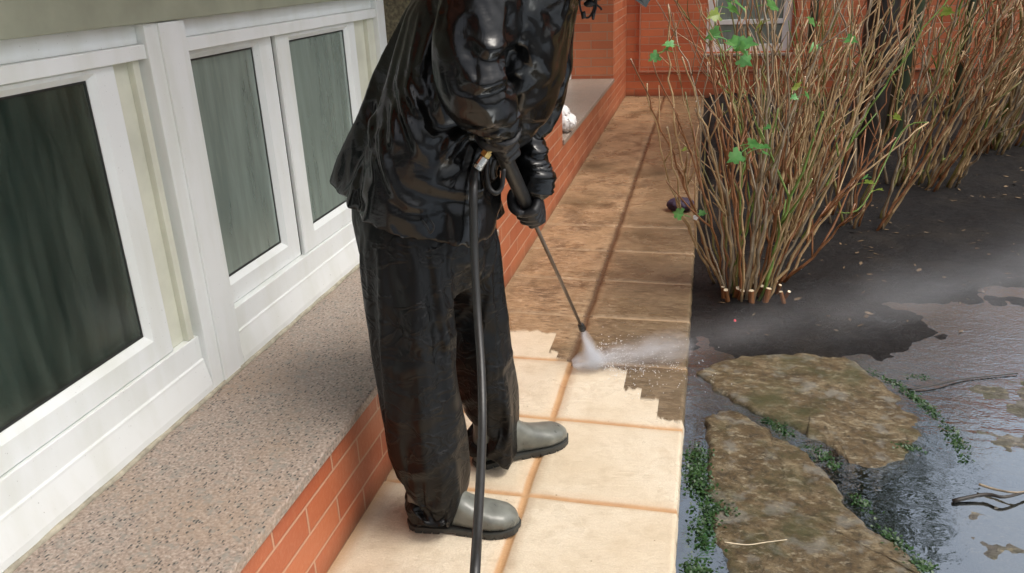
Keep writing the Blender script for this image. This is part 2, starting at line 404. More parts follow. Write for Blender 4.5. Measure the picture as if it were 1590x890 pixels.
# ================================================================== SETTING
def gz(x, y):
    """height of the soil beside the path"""
    base = interp([-3, .2, .75, 1.05, 1.5, 2.4, 9], [-.098, -.098, -.082, -.046, -.034, -.012, -.004], y)
    base += .03*max(0, min(1, (y-1.0)))*math.exp(-((x-.25)/.3)**2)
    base += .018*noise.noise(Vector((x*2.2, y*2.2, 3))) + .010*noise.noise(Vector((x*8, y*8, 1))) + .006*noise.noise(Vector((x*24, y*24, 5)))
    base -= .018*max(0, min(1, (x-.55)/.8))*max(0, min(1, (2.7-y)/.7))
    if x < .06: base = min(base, -.02)
    return base
def ground():
    xs = sorted(set([-.01, 400, 60, 15, 8, 6, 5, 4.4, 3.9] + list(np.arange(.02, 3.6, .022))))
    ys = sorted(set([-400, -60, -15, -6, -3, -1.5, 400, 60, 15, 9, 8] + list(np.arange(-.6, 3.2, .022)) + list(np.arange(3.2, 7.2, .05))))
    mb = MB(); n = len(xs); vs = [(x, y, gz(x, y)) for y in ys for x in xs]
    fs = [(j*n+i, j*n+i+1, (j+1)*n+i+1, (j+1)*n+i) for j in range(len(ys)-1) for i in range(n-1)]
    mb.add(vs, fs)
    mb.add([(-400, -400, -.12), (-.01, -400, -.12), (-.01, 400, -.12), (-400, 400, -.12)], [(0, 1, 2, 3)])
    tag(mb.build('ground', M['soil'], smooth=True), kind='structure')
ground()
mb = MB(); mb.add([(.004, -3.2, -.045), (3.6, -3.2, -.045), (3.6, 2.9, -.045), (.004, 2.9, -.045)], [(0, 1, 2, 3)])
tag(mb.build('water', M['water']), kind='structure')

def path():
    W2 = .4; Y0, Y1 = -3.2, 6.90
    joints = [.4*k for k in range(-8, 7)]
    xs = [-.86, -.80, -.76] + list(np.arange(-.72, -.43, .03)) + [-.414, -.4075, -.4, -.3925, -.386] + list(np.arange(-.36, -.02, .03)) + [-.012, -.003, 0.0]
    ys = set(np.round(np.arange(Y0, 2.8, .03), 4)) | set(np.round(np.arange(2.8, Y1, .08), 4)) | {Y1}
    for j in joints:
        ys = {y for y in ys if abs(y-j) > .014}; ys |= {j-.012, j-.005, j, j+.005, j+.012}
    ys = sorted(ys); xs = sorted(xs); n = len(xs); vs = []; jt = []
    for y in ys:
        for x in xs:
            jx = abs(x+.4) < .008; jy = any(abs(y-j) < .006 for j in joints)
            core = abs(x+.4) < .001 or any(abs(y-j) < .001 for j in joints)
            dx = .004*noise.noise(Vector((x*3, y*7, 1))) if abs(x+.4) < .02 else (.004*noise.noise(Vector((0, y*22, 8))) if x > -.01 else 0)
            dy = .004*noise.noise(Vector((x*7, y*3, 4)))
            z = .0015*noise.noise(Vector((x*5, y*5, 2)))
            if core: z -= .007
            elif jx or jy: z -= .0045
            if x == 0.0: z = -.005
            jt.append(1.0 if (core or jx or jy) else (.25 if (abs(x+.4) < .016 or any(abs(y-j) < .013 for j in joints)) else 0))
            if x < -.78: jt[-1] = .8
            vs.append((x+dx, y+dy, z))
    fs = [(j*n+i, j*n+i+1, (j+1)*n+i+1, (j+1)*n+i) for j in range(len(ys)-1) for i in range(n-1)]
    k = len(vs)                                    # poured edge on the garden side
    for j, y in enumerate(ys):
        e = vs[j*n+n-1]; vs.append((e[0]+.004+.003*noise.noise(Vector((1, y*30, 0))), e[1], -.02)); vs.append((e[0]+.002, e[1], -.14)); jt += [0, .3]
    for j in range(len(ys)-1):
        a, b = j*n+n-1, (j+1)*n+n-1
        fs += [(a, k+2*j, k+2*j+2, b), (k+2*j, k+2*j+1, k+2*j+3, k+2*j+2)]
    mb = MB(); mb.add(vs, fs); me = mb.mesh('path', fix=False)
    at_ = me.attributes.new('joint', 'FLOAT', 'POINT'); at_.data.foreach_set('value', jt)
    o = link('path', me, M['path'], smooth=True); tag(o, kind='structure')
path()

# ------------------------------------------------------------------ the house
XW, XF = -.80, -1.206
house = empty('brick_house', (XW, 2, 0), 'red brick house with a low granite window ledge and white sliding windows beside the path', 'house')
def brick_mesh(mb, name, extra=None):
    me = mb.mesh(name)
    for p in me.polygons:
        p.material_index = 0 if abs(p.normal.x) > .7 else 1
    return link(name, me, [M['brick_y'], M['brick_x']], house)
mb = MB(); mb.box(-1.6, XW, -5, 1.352, -.15, .279); brick_mesh(mb, 'wall')                 # under the near window
mb = MB(); mb.box(-1.6, XW, 1.352, 2.98, -.15, 3.2); brick_mesh(mb, 'wall')               # pier between the windows
mb = MB(); mb.box(-1.6, XW, 2.98, 5.68, -.15, .312); brick_mesh(mb, 'wall')
mb = MB(); mb.box(-1.6, XW, 5.68, 6.894, -.15, 3.2); brick_mesh(mb, 'wall')
mb = MB(); mb.box(-1.6, XW, 2.98, 5.68, 1.5, 3.2); brick_mesh(mb, 'wall')
mb = MB(); mb.box(-1.6, XW-.02, -5, 1.352, 1.62, 3.2); brick_mesh(mb, 'wall')
# end wall, facing the camera, with its upper skin standing proud
mb = MB(); mb.box(-1.6, 9, 6.894, 7.3, -.15, .43); mb.box(-1.6, -.01, 6.894, 7.3, .43, 3.2); mb.box(.80, 9, 6.894, 7.3, .43, 3.2); mb.box(-.01, .80, 6.894, 7.3, 1.6, 3.2)
brick_mesh(mb, 'end_wall')
mb = MB(); mb.box(-.655, -.035, 6.862, 6.893, .262, 3.2); mb.box(-.035, .83, 6.862, 6.893, .262, .395); mb.box(.83, 9, 6.862, 6.893, .262, 3.2)
o = brick_mesh(mb, 'cladding'); bevel(o, .004)
mb = MB(); mb.box(-.668, 9, 6.852, 6.8925, .246, .2615); mb.box(-.668, -.6555, 6.852, 6.8925, .2620, 3.2)
mb.build('cladding_trim', plain('mortar_trim', (.50, .24, .15), .6, bumps=.2), house)
# stained reveal strip beside the near window
mb = MB(); mb.box(XF-.05, XW-.004, 1.342, 1.3515, .312, 1.62); mb.build('reveal_lining', M['render'], house)
# ledges
def sill(x0, x1, y0, y1, z0, z1, name='window_sill'):
    mb = MB(); ny = max(2, int((y1-y0)/.05)); prof = []
    mb.box(x0, x1, y0, y1, z0, z1); o = mb.build(name, M['granite'], house); bevel(o, .004, 2); return o
sill(-1.26, -.788, -5, 1.340, .2795, .308)
sill(-1.30, -.788, 2.985, 5.677, .3125, .342)
mb = MB(); mb.box(-.03, .83, 6.82, 6.95, .396, .42); o = mb.build('window_sill', M['granite'], house); bevel(o, .004)
mb = MB(); mb.add([(-3, -5, 0.2), (-3, 6.8, 0.2), (-3, 6.8, 1.7), (-3, -5, 1.7)], [(0, 1, 2, 3)])
mb.add([(-3, -5, 0.1), (-1.6, -5, 0.1), (-1.6, 6.8, 0.1), (-3, 6.8, 0.1)], [(0, 1, 2, 3)])
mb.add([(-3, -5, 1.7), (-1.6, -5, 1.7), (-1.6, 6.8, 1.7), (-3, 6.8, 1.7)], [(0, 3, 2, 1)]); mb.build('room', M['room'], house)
# eaves: overhanging slab above the near window, as the dim upper frames show
mb = MB(); mb.box(-1.6, -.30, -5, 2.98, 2.25, 2.42); mb.build('balcony_slab', plain('balcony_concrete', (.3, .28, .22), .8, bumps=.3), house)

def sash(win, y0, y1, gy0, gy1, x_face, zb, zg0, zg1, zt, depth=.045, glass='glass'):
    """four rails with a rounded glazing bead, gasket and pane"""
    mb = MB(); xf, xb = x_face, x_face-depth
    b = .012
    def frame(ya, yb, za, zb_, yc, yd, zc, zd, xa, xc):       # outer rect at xa to inner rect at xc
        o4 = [(xa, ya, za), (xa, yb, za), (xa, yb, zb_), (xa, ya, zb_)]; i4 = [(xc, yc, zc), (xc, yd, zc), (xc, yd, zd), (xc, yc, zd)]
        mb.add(o4+i4, [(k, (k+1) % 4, 4+(k+1) % 4, 4+k) for k in range(4)])
    frame(y0, y1, zb, zt, y0, y1, zb, zt, xb, xf-.004)
    frame(y0, y1, zb, zt, y0+.004, y1-.004, zb+.004, zt-.004, xf-.004, xf)
    frame(y0+.004, y1-.004, zb+.004, zt-.004, gy0-.016, gy1+.016, zg0-.020, zg1+.016, xf, xf)
    frame(gy0-.016, gy1+.016, zg0-.020, zg1+.016, gy0-.003, gy1+.003, zg0-.004, zg1+.003, xf, xf-.014)
    frame(gy0-.003, gy1+.003, zg0-.004, zg1+.003, gy0-.003, gy1+.003, zg0-.004, zg1+.003, xf-.014, xf-.03)
    s_ = mb.build('sash', M['pvc'], win)
    mb = MB(); xg = xf-.017
    for (a, b_, c, d) in ((gy0-.003, gy1+.003, zg0-.004, zg0+.002), (gy0-.003, gy1+.003, zg1-.002, zg1+.003), (gy0-.003, gy0+.0015, zg0+.002, zg1-.002), (gy1-.0015, gy1+.003, zg0+.002, zg1-.002)):
        mb.box(xg-.006, xg+.001, a, b_, c, d)
    mb.build('gasket', M['gasket'], win)
    mb = MB(); mb.box(xg-.004, xg-.0005, gy0-.002, gy1+.002, zg0-.003, zg1+.002); mb.build('pane', M[glass], win)
def curtain(win, y0, y1, z0, z1, x, mt, amp=.012, freq=60):
    ys = np.arange(y0, y1, .006); vs = []; n = len(ys)
    for z in (z0, (z0+z1)/2, z1):
        for y in ys:
            a = amp*(math.sin(y*freq+2*noise.noise(Vector((y*6, z, 2))))+.5*math.sin(y*freq*2.3))
            vs.append((x+a, y, z))
    mb = MB(); mb.add(vs, [(k*n+i, k*n+i+1, (k+1)*n+i+1, (k+1)*n+i) for k in range(2) for i in range(n-1)])
    mb.build('curtain', mt, win, smooth=True)

# near window: outer frame is the part, sashes, panes and curtains its sub-parts
ZG0, ZG1 = .545, 1.130
mb = MB()
mb.box(XF-.075, XF-.000, -.112, .0415, .309, 1.2335)                                      # wide mullion
mb.box(XF-.08, XF+.006, -.066, .012, .3095, 1.2320)                                       # raised cover strip on it
mb.box(XF-.075, XF, 1.265, 1.341, .309, 1.62)                                             # end post
for (a, b_) in ((-4.4, -.1125), (.042, 1.2645)):
    mb.prism_y([(XF-.09, .309), (XF-.000, .309), (XF-.000, .330), (XF-.012, .395), (XF-.012, .402), (XF-.016, .404), (XF-.016, .468), (XF-.09, .468)], a, b_)
    mb.box(XF-.09, XF-.006, a, b_, 1.158, 1.190)                                          # head rail
    mb.box(XF-.09, XF-.022, a, b_, 1.1905, 1.2335)
win = mb.build('window', M['pvc'], house); bevel(win, .0025, 2)
mb = MB(); mb.box(XF-.09, XF+.012, -4.4, 1.264, 1.2345, 1.62); o = mb.build('shutter_box', M['box'], win); bevel(o, .003)
for a, b_, c, d in ((-.200, -.1125, -.150, -.128), (1.098, 1.2645, 1.20, 1.2640)):
    mb = MB(); mb.box(XF-.08, XF-.034, a, b_, .4685, 1.1575); mb.box(XF-.0345, XF-.018, c, d, .4690, 1.1570)
    o = mb.build('sash_track', M['pvc_old'], win); bevel(o, .002)
for a, b_, z0_ in ((-.2058, -.2012, .4695), (-.1168, -.1130, .404), (.5055, .5115, .470), (1.0925, 1.0975, .4695)):
    mb = MB(); mb.box(XF-.06, XF-.037, a, b_, z0_, 1.157); mb.build('gasket', M['gasket'], win)
# caulk line between frame and granite
mb = MB(); pts = [(XF+.004+.0035*noise.noise(Vector((0, y*9, 0))), y, .3085) for y in np.arange(-4.4, 1.3, .03)]
mb.tube(pts, [.007+.003*noise.noise(Vector((3, p[1]*14, 0))) for p in pts], 8); mb.build('caulk_bead', M['caulk'], win, True)
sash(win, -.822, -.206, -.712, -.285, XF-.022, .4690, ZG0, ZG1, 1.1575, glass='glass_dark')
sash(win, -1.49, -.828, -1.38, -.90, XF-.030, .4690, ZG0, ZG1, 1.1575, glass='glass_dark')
sash(win, .0425, .505, .062, .413, XF-.034, .4690, ZG0, ZG1, 1.1575)
sash(win, .512, 1.092, .604, 1.020, XF-.022, .4690, ZG0, ZG1, 1.1575)
curtain(win, -2.0, -.16, .4, 1.3, XF-.13, M['curtain_dark'], .016, 42)
curtain(win, -.02, .56, .4, 1.3, XF-.12, M['curtain_pale'], .006, 50)
curtain(win, .56, 1.3, .4, 1.3, XF-.16, M['curtain_dark'], .012, 55)
mb = MB(); mb.box(XF-.0395, XF-.0375, .955, 1.005, .60, .67)
mb.build('price_sticker', plain('white_sticker', (.5, .5, .46), .6), win).name = 'sticker'
# second window beyond the pier
mb = MB(); X2 = XF+.03
mb.box(X2-.07, X2, 5.57, 5.676, .343, 1.5); mb.box(X2-.07, X2, 2.985, 3.06, .343, 1.5); mb.box(X2-.07, X2-.001, 3.06, 5.57, .343, .42); mb.box(X2-.07, X2-.001, 3.06, 5.57, 1.4, 1.5)
mb.box(X2-.07, X2-.002, 4.27, 4.35, .42, 1.4)
win2 = mb.build('window', M['pvc'], house); bevel(win2, .003)
sash(win2, 3.062, 4.268, 3.14, 4.19, X2-.015, .4215, .50, 1.33, 1.3985); sash(win2, 4.352, 5.568, 4.43, 5.49, X2-.015, .4215, .50, 1.33, 1.3985)
curtain(win2, 3.0, 5.65, .38, 1.5, X2-.12, M['curtain_pale'], .012, 50)
# window of the end wall
mb = MB(); yw = 6.93
mb.box(-.009, .085, yw, yw+.06, .431, 1.6); mb.box(.715, .799, yw, yw+.06, .431, 1.6); mb.box(.085, .715, yw+.001, yw+.06, .431, .50); mb.box(.085, .715, yw+.002, yw+.06, .69, .735); mb.box(.085, .715, yw+.002, yw+.06, 1.5, 1.6)
win3 = mb.build('window', M['pvc'], house); bevel(win3, .003)
mb = MB(); mb.box(.085, .715, yw+.02, yw+.024, .50, 1.5); mb.build('pane', M['glass'], win3)
mb = MB(); mb.box(.0, .8, yw+.2, yw+.21, .43, 1.6); mb.build('blind', M['room'], win3)

# ------------------------------------------------------------------ stone slabs in the puddle
def slab(pxs, z_top, mt, label, thick=.09, seed=0, tilt=(0, 0)):
    P = [at(x, y, 2, z_top) for x, y in pxs]; c = sum(P, Vector())/len(P)
    P = spline([p for p in P]+[P[0]], 12)[:-1]
    P = [Vector((p.x+.022*noise.noise(Vector((p.x*16, p.y*16, seed)))+.010*noise.noise(Vector((p.x*50, p.y*50, seed))), p.y+.018*noise.noise(Vector((p.x*16, p.y*16, seed+5)))+.010*noise.noise(Vector((p.x*50, p.y*50, seed+5))), 0)) for p in P]
    n = len(P); cc = Vector((c.x, c.y, 0)); rings = []
    K = 22
    for k in range(K, 0, -1):
        t = (k/K); row = []
        for p in P:
            q = cc.lerp(p, t); e = 1-t
            z = z_top + tilt[0]*(q.x-c.x) + tilt[1]*(q.y-c.y) + .007*noise.noise(Vector((q.x*4, q.y*4, seed))) + .005*noise.noise(Vector((q.x*13, q.y*13, seed))) + .004*noise.noise(Vector((q.x*34, q.y*34, seed)))
            d = (q-p).length; z -= .010*math.exp(-d/.006)+.003*math.exp(-d/.03)
            row.append((q.x, q.y, z))
        rings.append(row)
    bot = [(p.x*1, p.y*1, z_top-thick) for p in P]
    mb = MB(); mb.rings([bot]+rings, cap=True)
    o = mb.build('stone_slab', mt, smooth=True); tag(o, label, 'stone', 'stone slabs along the flooded bed'); return o
slab([(1098, 645), (1130, 634), (1190, 664), (1245, 700), (1290, 745), (1335, 800), (1385, 840), (1440, 885), (1500, 960), (1330, 1010), (1160, 990), (1140, 900), (1112, 830), (1098, 740)], -.035, M['stone'], 'ochre brown stone slab with moss along its left side, nearest the camera', seed=1, tilt=(-.012, .01))
slab([(1085, 575), (1140, 553), (1220, 548), (1300, 545), (1350, 575), (1400, 612), (1432, 650), (1420, 705), (1345, 728), (1290, 695), (1230, 665), (1160, 632), (1110, 602)], -.037, M['stone'], 'brown mottled stone slab beyond the water channel, with a rounded right end', seed=2, tilt=(-.02, .0))
slab([(1470, 620), (1540, 590), (1640, 590), (1700, 660), (1660, 720), (1590, 735), (1530, 722), (1490, 690)], -.046, M['stone_grey'], 'pale grey stone slab barely under the puddle at the right', seed=3)
slab([(1475, 790), (1540, 760), (1640, 755), (1740, 800), (1760, 900), (1640, 960), (1560, 900), (1500, 850)], -.048, M['stone_grey'], 'grey stone slab sunk in the puddle, bottom right corner', seed=4)

# ------------------------------------------------------------------ small growth between the stones
def cover(lines, name, label, cat, count, spread, size, hgt):
    mb = MB()
    for pts, wgt in lines:
        sp_ = spline(pts, 6)
        for _ in range(int(count*wgt)):
            k = random.uniform(0, len(sp_)-1.001); p = sp_[int(k)].lerp(sp_[int(k)+1], k % 1)
            clump = noise.noise(Vector((p.x*14, p.y*14, 9)))
            if clump < random.uniform(-.45, .35): continue
            x = p.x+random.gauss(0, spread); y = p.y+random.gauss(0, spread); z = max(gz(x, y), -.052)+random.uniform(0, hgt)*(1+clump)
            s_ = size*random.uniform(.5, 1.3); a = random.uniform(0, 6.28); ti = random.uniform(-.7, .7)
            u = Vector((math.cos(a), math.sin(a), ti))*s_; v = Vector((-math.sin(a), math.cos(a), random.uniform(-.5, .5)))*s_*.6
            c = Vector((x, y, z)); mb.add([c-u*.9, c-u*.2+v, c+u*.6+v*.7, c+u, c+u*.5-v*.7, c-u*.2-v], [(0, 1, 2, 3, 4, 5)])
    o = mb.build(name, M['moss'], smooth=False); tag(o, label, cat, kind='stuff'); return o
G = lambda x, y: at(x, y, 2, -.04)
cover([([G(1085, 690), G(1082, 740), G(1100, 790), G(1085, 850), G(1080, 900)], 1.0), ([G(1110, 740), G(1125, 800)], .25)], 'ground_cover', 'low green weeds in the gap between path edge and nearest stone', 'weeds', 3000, .020, .0052, .020)
cover([([G(1190, 650), G(1260, 690), G(1300, 725)], .35), ([G(1345, 570), G(1400, 600), G(1450, 640), G(1490, 690), G(1500, 715)], .8), ([G(1385, 580), G(1450, 585)], .4), ([G(1395, 690), G(1430, 695)], .12), ([G(1330, 770), G(1400, 850), G(1440, 880)], .3)], 'moss', 'small dark green moss along the edges of the wet stones', 'moss', 2600, .012, .005, .010)
# twigs, straw, petal and other litter
def litter(name, pxs, z, r, mt, label, cat):
    P = spline([at(x, y, 2, zz) for (x, y), zz in zip(pxs, z)], 4); mb = MB()
    mb.tube(P, [r*(1-.5*i/len(P)) for i in range(len(P))], 6); return tag(mb.build(name, mt, smooth=True), label, cat)
litter('straw', [(1125, 842), (1160, 846), (1190, 842), (1222, 838)], [.012, .010, .010, .014], .0016, M['cut'], 'pale dry straw lying on the nearest ochre stone', 'straw')
litter('twig', [(1480, 778), (1530, 768), (1560, 772), (1600, 762)], [-.04, -.03, -.025, -.03], .006, M['trunk_dark'], 'dark forked twig lying in the puddle near the right edge', 'twig')
litter('twig', [(1520, 752), (1545, 760), (1580, 765), (1610, 758)], [-.03, -.03, -.025, -.03], .004, M['cane'][3], 'thin brown twig lying behind the dark twig in the puddle', 'twig')
litter('twig', [(1410, 605), (1450, 598), (1500, 588), (1580, 580)], [-.04, -.035, -.04, -.04], .004, M['trunk_dark'], 'long thin dark twig across the water behind the grey stone', 'twig')
# ================================================================== BUSHES
CANE_COL = [0, 0, 0, 1, 1, 2, 2, 3, 3, 9, 0, 3]
def cane(bush, base, tip, r, twigs, seed, mi=None, tw_len=.28, bend=.05):
    """one woody stem: kinked at its nodes, with twigs that leave at the nodes"""
    rnd = random.Random(seed); base = Vector(base); tip = Vector(tip); L = (tip-base).length; n = max(4, int(L/.055)); d = (tip-base).normalized()
    side = d.orthogonal().normalized(); side.rotate(Matrix.Rotation(rnd.uniform(0, 6.28), 3, d)); pts = []; rr = []
    k1 = rnd.uniform(-bend, bend)*1.6
    for i in range(n+1):
        t = i/n; p = base.lerp(tip, t) + side*math.sin(t*math.pi)*k1*L - Vector((d.x, d.y, 0))*math.sin(t*math.pi)*.06*L
        p += Vector((rnd.gauss(0, .0045), rnd.gauss(0, .0045), rnd.gauss(0, .003))); pts.append(p)
        rr.append(r*(1-.55*t)*(1.28 if i % 2 == 0 and 0 < i else 1))
    # extra short rings so that nodes read as knuckles
    P = []; R_ = []
    for i, (p, q) in enumerate(zip(pts, rr)):
        if 0 < i < n and i % 2 == 0:
            dd = (pts[i+1]-pts[i-1]).normalized(); P += [p-dd*.006, p, p+dd*.006]; R_ += [q/1.28, q, q/1.28]
        else: P.append(p); R_.append(q)
    mb = MB(); mb.tube(P, R_, 6)
    ends = [(pts[-1], d, rr[-1])]
    for k in range(twigs):
        i = rnd.randrange(max(1, n//3), n); dd = (pts[min(i+1, n)]-pts[i-1]).normalized()
        o_ = dd.orthogonal().normalized(); o_.rotate(Matrix.Rotation(rnd.uniform(0, 6.28), 3, dd))
        td = (dd + o_*rnd.uniform(.45, 1.15) + Vector((0, 0, .18))).normalized(); tl = tw_len*rnd.uniform(.35, 1.2); m_ = max(3, int(tl/.05)); tp = [pts[i]]; tr = [rr[i]*.75]
        for j in range(1, m_+1):
            td = (td + Vector((rnd.gauss(0, .06), rnd.gauss(0, .06), .05))).normalized(); tp.append(tp[-1]+td*tl/m_); tr.append(rr[i]*lerp(.7, .38, j/m_)*(1.25 if j % 2 == 0 else 1))
        mb.tube(tp, tr, 5); ends.append((tp[-1], td, tr[-1]))
    mb.cur = 1
    for (p, dd, q) in ends:
        if rnd.random() < .35: mb.tube([p-dd*.001, p+dd*.0012], [q*1.05, q*.95], 6)
    mb.cur = 2
    for k in range(rnd.choice([0, 1, 1, 2])):
        i = rnd.randrange(1, n); mb.ball(pts[i]-Vector((0, 0, rr[i]+.0015)), rnd.uniform(.0018, .0032), nu=6, nv=4)
    ci = rnd.choice(CANE_COL) if mi is None else mi
    mt = M['green_cane'] if ci == 9 else M['cane'][ci]
    return mb.build('stem', [mt, M['cut'], M['drop']], bush, smooth=True)

def bush(base, n, spread, leanx, leany, hgt, label, seed, r=(.0042, .0080), extra=(), twigs=(2, 5)):
    rnd = random.Random(seed); base = Vector(base); b = empty('hydrangea_bush', base, label, 'bush', 'bare hydrangea bushes in the garden bed')
    for k in range(n):
        a = rnd.uniform(0, 6.28); q = math.sqrt(rnd.random())*spread; p = base+Vector((math.cos(a)*q, math.sin(a)*q*.8, 0)); p.z = gz(p.x, p.y)-.01
        u = (math.cos(a)*q/spread)*.55+rnd.uniform(-.7, .7); v = (math.sin(a)*q/spread)*.5+rnd.uniform(-.5, .5)
        lx = leanx[0]+(leanx[1]-leanx[0])*(u*.5+.5); ly = leany[0]+(leany[1]-leany[0])*(v*.5+.5); h = hgt*rnd.uniform(.6, 1.1)
        tip = p + Vector((lx*h, ly*h, h))
        cane(b, p, tip, rnd.uniform(*r), rnd.randint(*twigs), seed*1000+k)
    for k, (pa, pb, rr, ci, tw) in enumerate(extra): cane(b, pa, pb, rr, tw, seed*1000+500+k, ci)
    return b
A = lambda x, y, Y: at(x, y, 1, Y)
ex = [(at(1118, 440, 2, -.02), A(978, 92, 1.35), .0062, 1, 1), (at(1112, 430, 2, -.02), A(1003, 128, 1.45), .0058, 0, 2), (at(1125, 445, 2, -.02), A(1010, 92, 1.4), .0058, 1, 3),
      (at(1110, 440, 2, -.02), A(1035, 195, 1.42), .0065, 0, 2), (at(1140, 455, 2, -.02), A(1060, 90, 1.45), .0062, 0, 3), (at(1215, 440, 2, -.02), A(1330, 315, 1.7), .0075, 1, 3), (at(1205, 445, 2, -.02), A(1390, 215, 1.8), .0078, 1, 4),
      (at(1225, 430, 2, -.02), A(1440, 190, 2.1), .0065, 0, 3), (at(1200, 450, 2, -.02), A(1310, 200, 1.6), .0065, 1, 3), (at(1185, 455, 2, -.02), A(1250, 120, 1.5), .0065, 1, 3), (at(1157, 440, 2, -.02), A(1155, 255, 1.5), .005, 9, 0)]
B1 = bush((.23, 1.57, gz(.23, 1.57)), 38, .095, (-.40, .62), (-.12, .42), 1.30, 'bare brown hydrangea bush nearest the camera, growing from a cut stump', 11, extra=ex, twigs=(2, 5))
B2 = bush((.42, 2.25, gz(.42, 2.25)), 30, .15, (-.40, .50), (-.2, .4), 1.35, 'second bare hydrangea bush, close behind the one at the path edge', 12, twigs=(3, 5))
B3 = bush((.84, 2.65, gz(.84, 2.65)), 17, .18, (-.30, .55), (-.25, .35), 1.40, 'bare hydrangea bush in front of the dark tree trunk', 13, twigs=(3, 5))
B4 = bush((.55, 3.3, gz(.55, 3.3)), 36, .2, (-.50, .40), (-.2, .4), 1.3, 'bare hydrangea bush in front of the end wall window', 14, twigs=(3, 5))
B5 = bush((1.35, 3.5, gz(1.35, 3.5)), 34, .22, (-.25, .60), (-.3, .3), 1.45, 'bare hydrangea bush just right of the dark tree trunk', 15, r=(.005, .009), twigs=(3, 5))
B6 = bush((2.0, 4.5, gz(2.0, 4.5)), 48, .28, (-.25, .65), (-.35, .3), 1.5, 'bare hydrangea bush second from the right end of the row', 16, r=(.006, .010), twigs=(3, 5))
B7 = bush((2.75, 4.9, gz(2.75, 4.9)), 46, .3, (-.30, .5), (-.3, .3), 1.5, 'bare hydrangea bush at the far right, in front of the orange brick wall', 17, r=(.006, .010), twigs=(3, 5))
# cut stump crown of the nearest bush
mb = MB(); rnd = random.Random(3)
for k in range(13):
    p = at(1125+k*8+rnd.uniform(-4, 4), 458+rnd.uniform(-8, 8), 2, -.015); t_ = Vector((rnd.uniform(-.4, .4), rnd.uniform(-.6, .1), 1)).normalized()
    q = p+t_*rnd.uniform(.03, .05); r_ = rnd.uniform(.007, .012); mb.cur = 0; mb.tube([p-t_*.03, q], [r_*1.1, r_], 8); mb.cur = 1; mb.tube([q, q+t_*.002], [r_*.98, r_*.9], 8)
mb.build('stump', [M['cane'][1], M['cut']], B1, smooth=False)
# leaves: lobed, folded along the midrib
def leaf(bush_, p, size, yaw, pitch, roll_, mt='leaf'):
    half = [(0, 0), (.16, .20), (.05, .42), (.28, .50), (.42, .30), (.52, .44), (.72, .30), (.70, .16), (1.0, 0)]
    vs = []; R_ = Matrix.Rotation(yaw, 3, 'Z') @ Matrix.Rotation(pitch, 3, 'Y') @ Matrix.Rotation(roll_, 3, 'X')
    top = [Vector((x, y, .22*y-.25*x*x)) for x, y in half]; bot = [Vector((x, -y*.95, .22*y-.25*x*x)) for x, y in half[1:-1]]
    mid = [Vector((x, 0, -.25*x*x)) for x in (.16, .3, .45, .6, .75)]
    mb = MB(); allv = top+bot+mid; T = lambda v: Vector(p)+R_ @ (v*size)
    nT, nB = len(top), len(bot); m0 = nT+nB
    f = [(0, m0, 1), (1, m0, 2), (2, m0, m0+1, 3), (3, m0+1, 4), (4, m0+1, m0+2, 5), (5, m0+2, m0+3, 6), (6, m0+3, m0+4, 7), (7, m0+4, 8)]
    g = lambda i: nT+i-1
    f += [(0, g(1), m0), (g(1), g(2), m0), (g(2), g(3), m0+1, m0), (g(3), g(4), m0+1), (g(4), g(5), m0+2, m0+1), (g(5), g(6), m0+3, m0+2), (g(6), g(7), m0+4, m0+3), (g(7), 8, m0+4)]
    mb.add([T(v) for v in allv], f)
    mb.tube([T(Vector((-.5, 0, -.1))), T(Vector((-.2, 0, 0))), T(Vector((0, 0, 0)))], size*.025, 5)
    return link('leaf', mb.mesh('leaf', fix=False), M[mt], bush_)
rnd = random.Random(5)
for (x, y, Y, s_, mt) in [(1128, 62, 1.35, .05, 'leaf'), (1142, 72, 1.34, .045, 'leaf'), (1150, 88, 1.36, .035, 'leaf'), (1120, 50, 1.4, .035, 'leaf'), (1036, 78, 1.4, .032, 'leaf'), (1024, 84, 1.42, .026, 'leaf'), (1048, 70, 1.42, .026, 'leaf'),
                          (1185, 36, 1.4, .028, 'leaf_y'), (1128, 12, 1.4, .035, 'leaf'), (1140, 4, 1.4, .035, 'leaf'), (1118, 22, 1.4, .03, 'leaf_y'), (1243, 135, 1.4, .024, 'leaf_y'), (1250, 148, 1.4, .022, 'leaf'), (1238, 150, 1.4, .016, 'leaf'),
                          (1152, 236, 1.42, .036, 'leaf'), (1172, 232, 1.42, .036, 'leaf'), (1160, 224, 1.42, .028, 'leaf'), (1184, 238, 1.42, .022, 'leaf'), (1188, 198, 1.45, .018, 'leaf'), (1340, 284, 1.6, .026, 'leaf_y'), (1356, 297, 1.6, .026, 'leaf_y'), (1347, 275, 1.6, .018, 'leaf'),
                          (1386, 180, 2.2, .024, 'leaf_y'), (1062, 334, 1.5, .030, 'leaf'), (1084, 332, 1.5, .020, 'leaf'), (1060, 232, 1.5, .014, 'leaf_y'), (1312, 60, 2, .03, 'leaf'), (1256, 36, 2, .035, 'leaf'), (1270, 70, 2.2, .03, 'leaf'), (1460, 20, 3.2, .04, 'leaf_y'), (1190, 8, 1.9, .04, 'leaf')]:
    leaf(B1 if Y < 2 else (B3 if Y < 3 else B6), A(x, y, Y), s_*1.9, rnd.uniform(-1, 1)+(3.14 if rnd.random() < .5 else 0), rnd.uniform(-.2, .6), rnd.uniform(-1.2, -.4), mt)
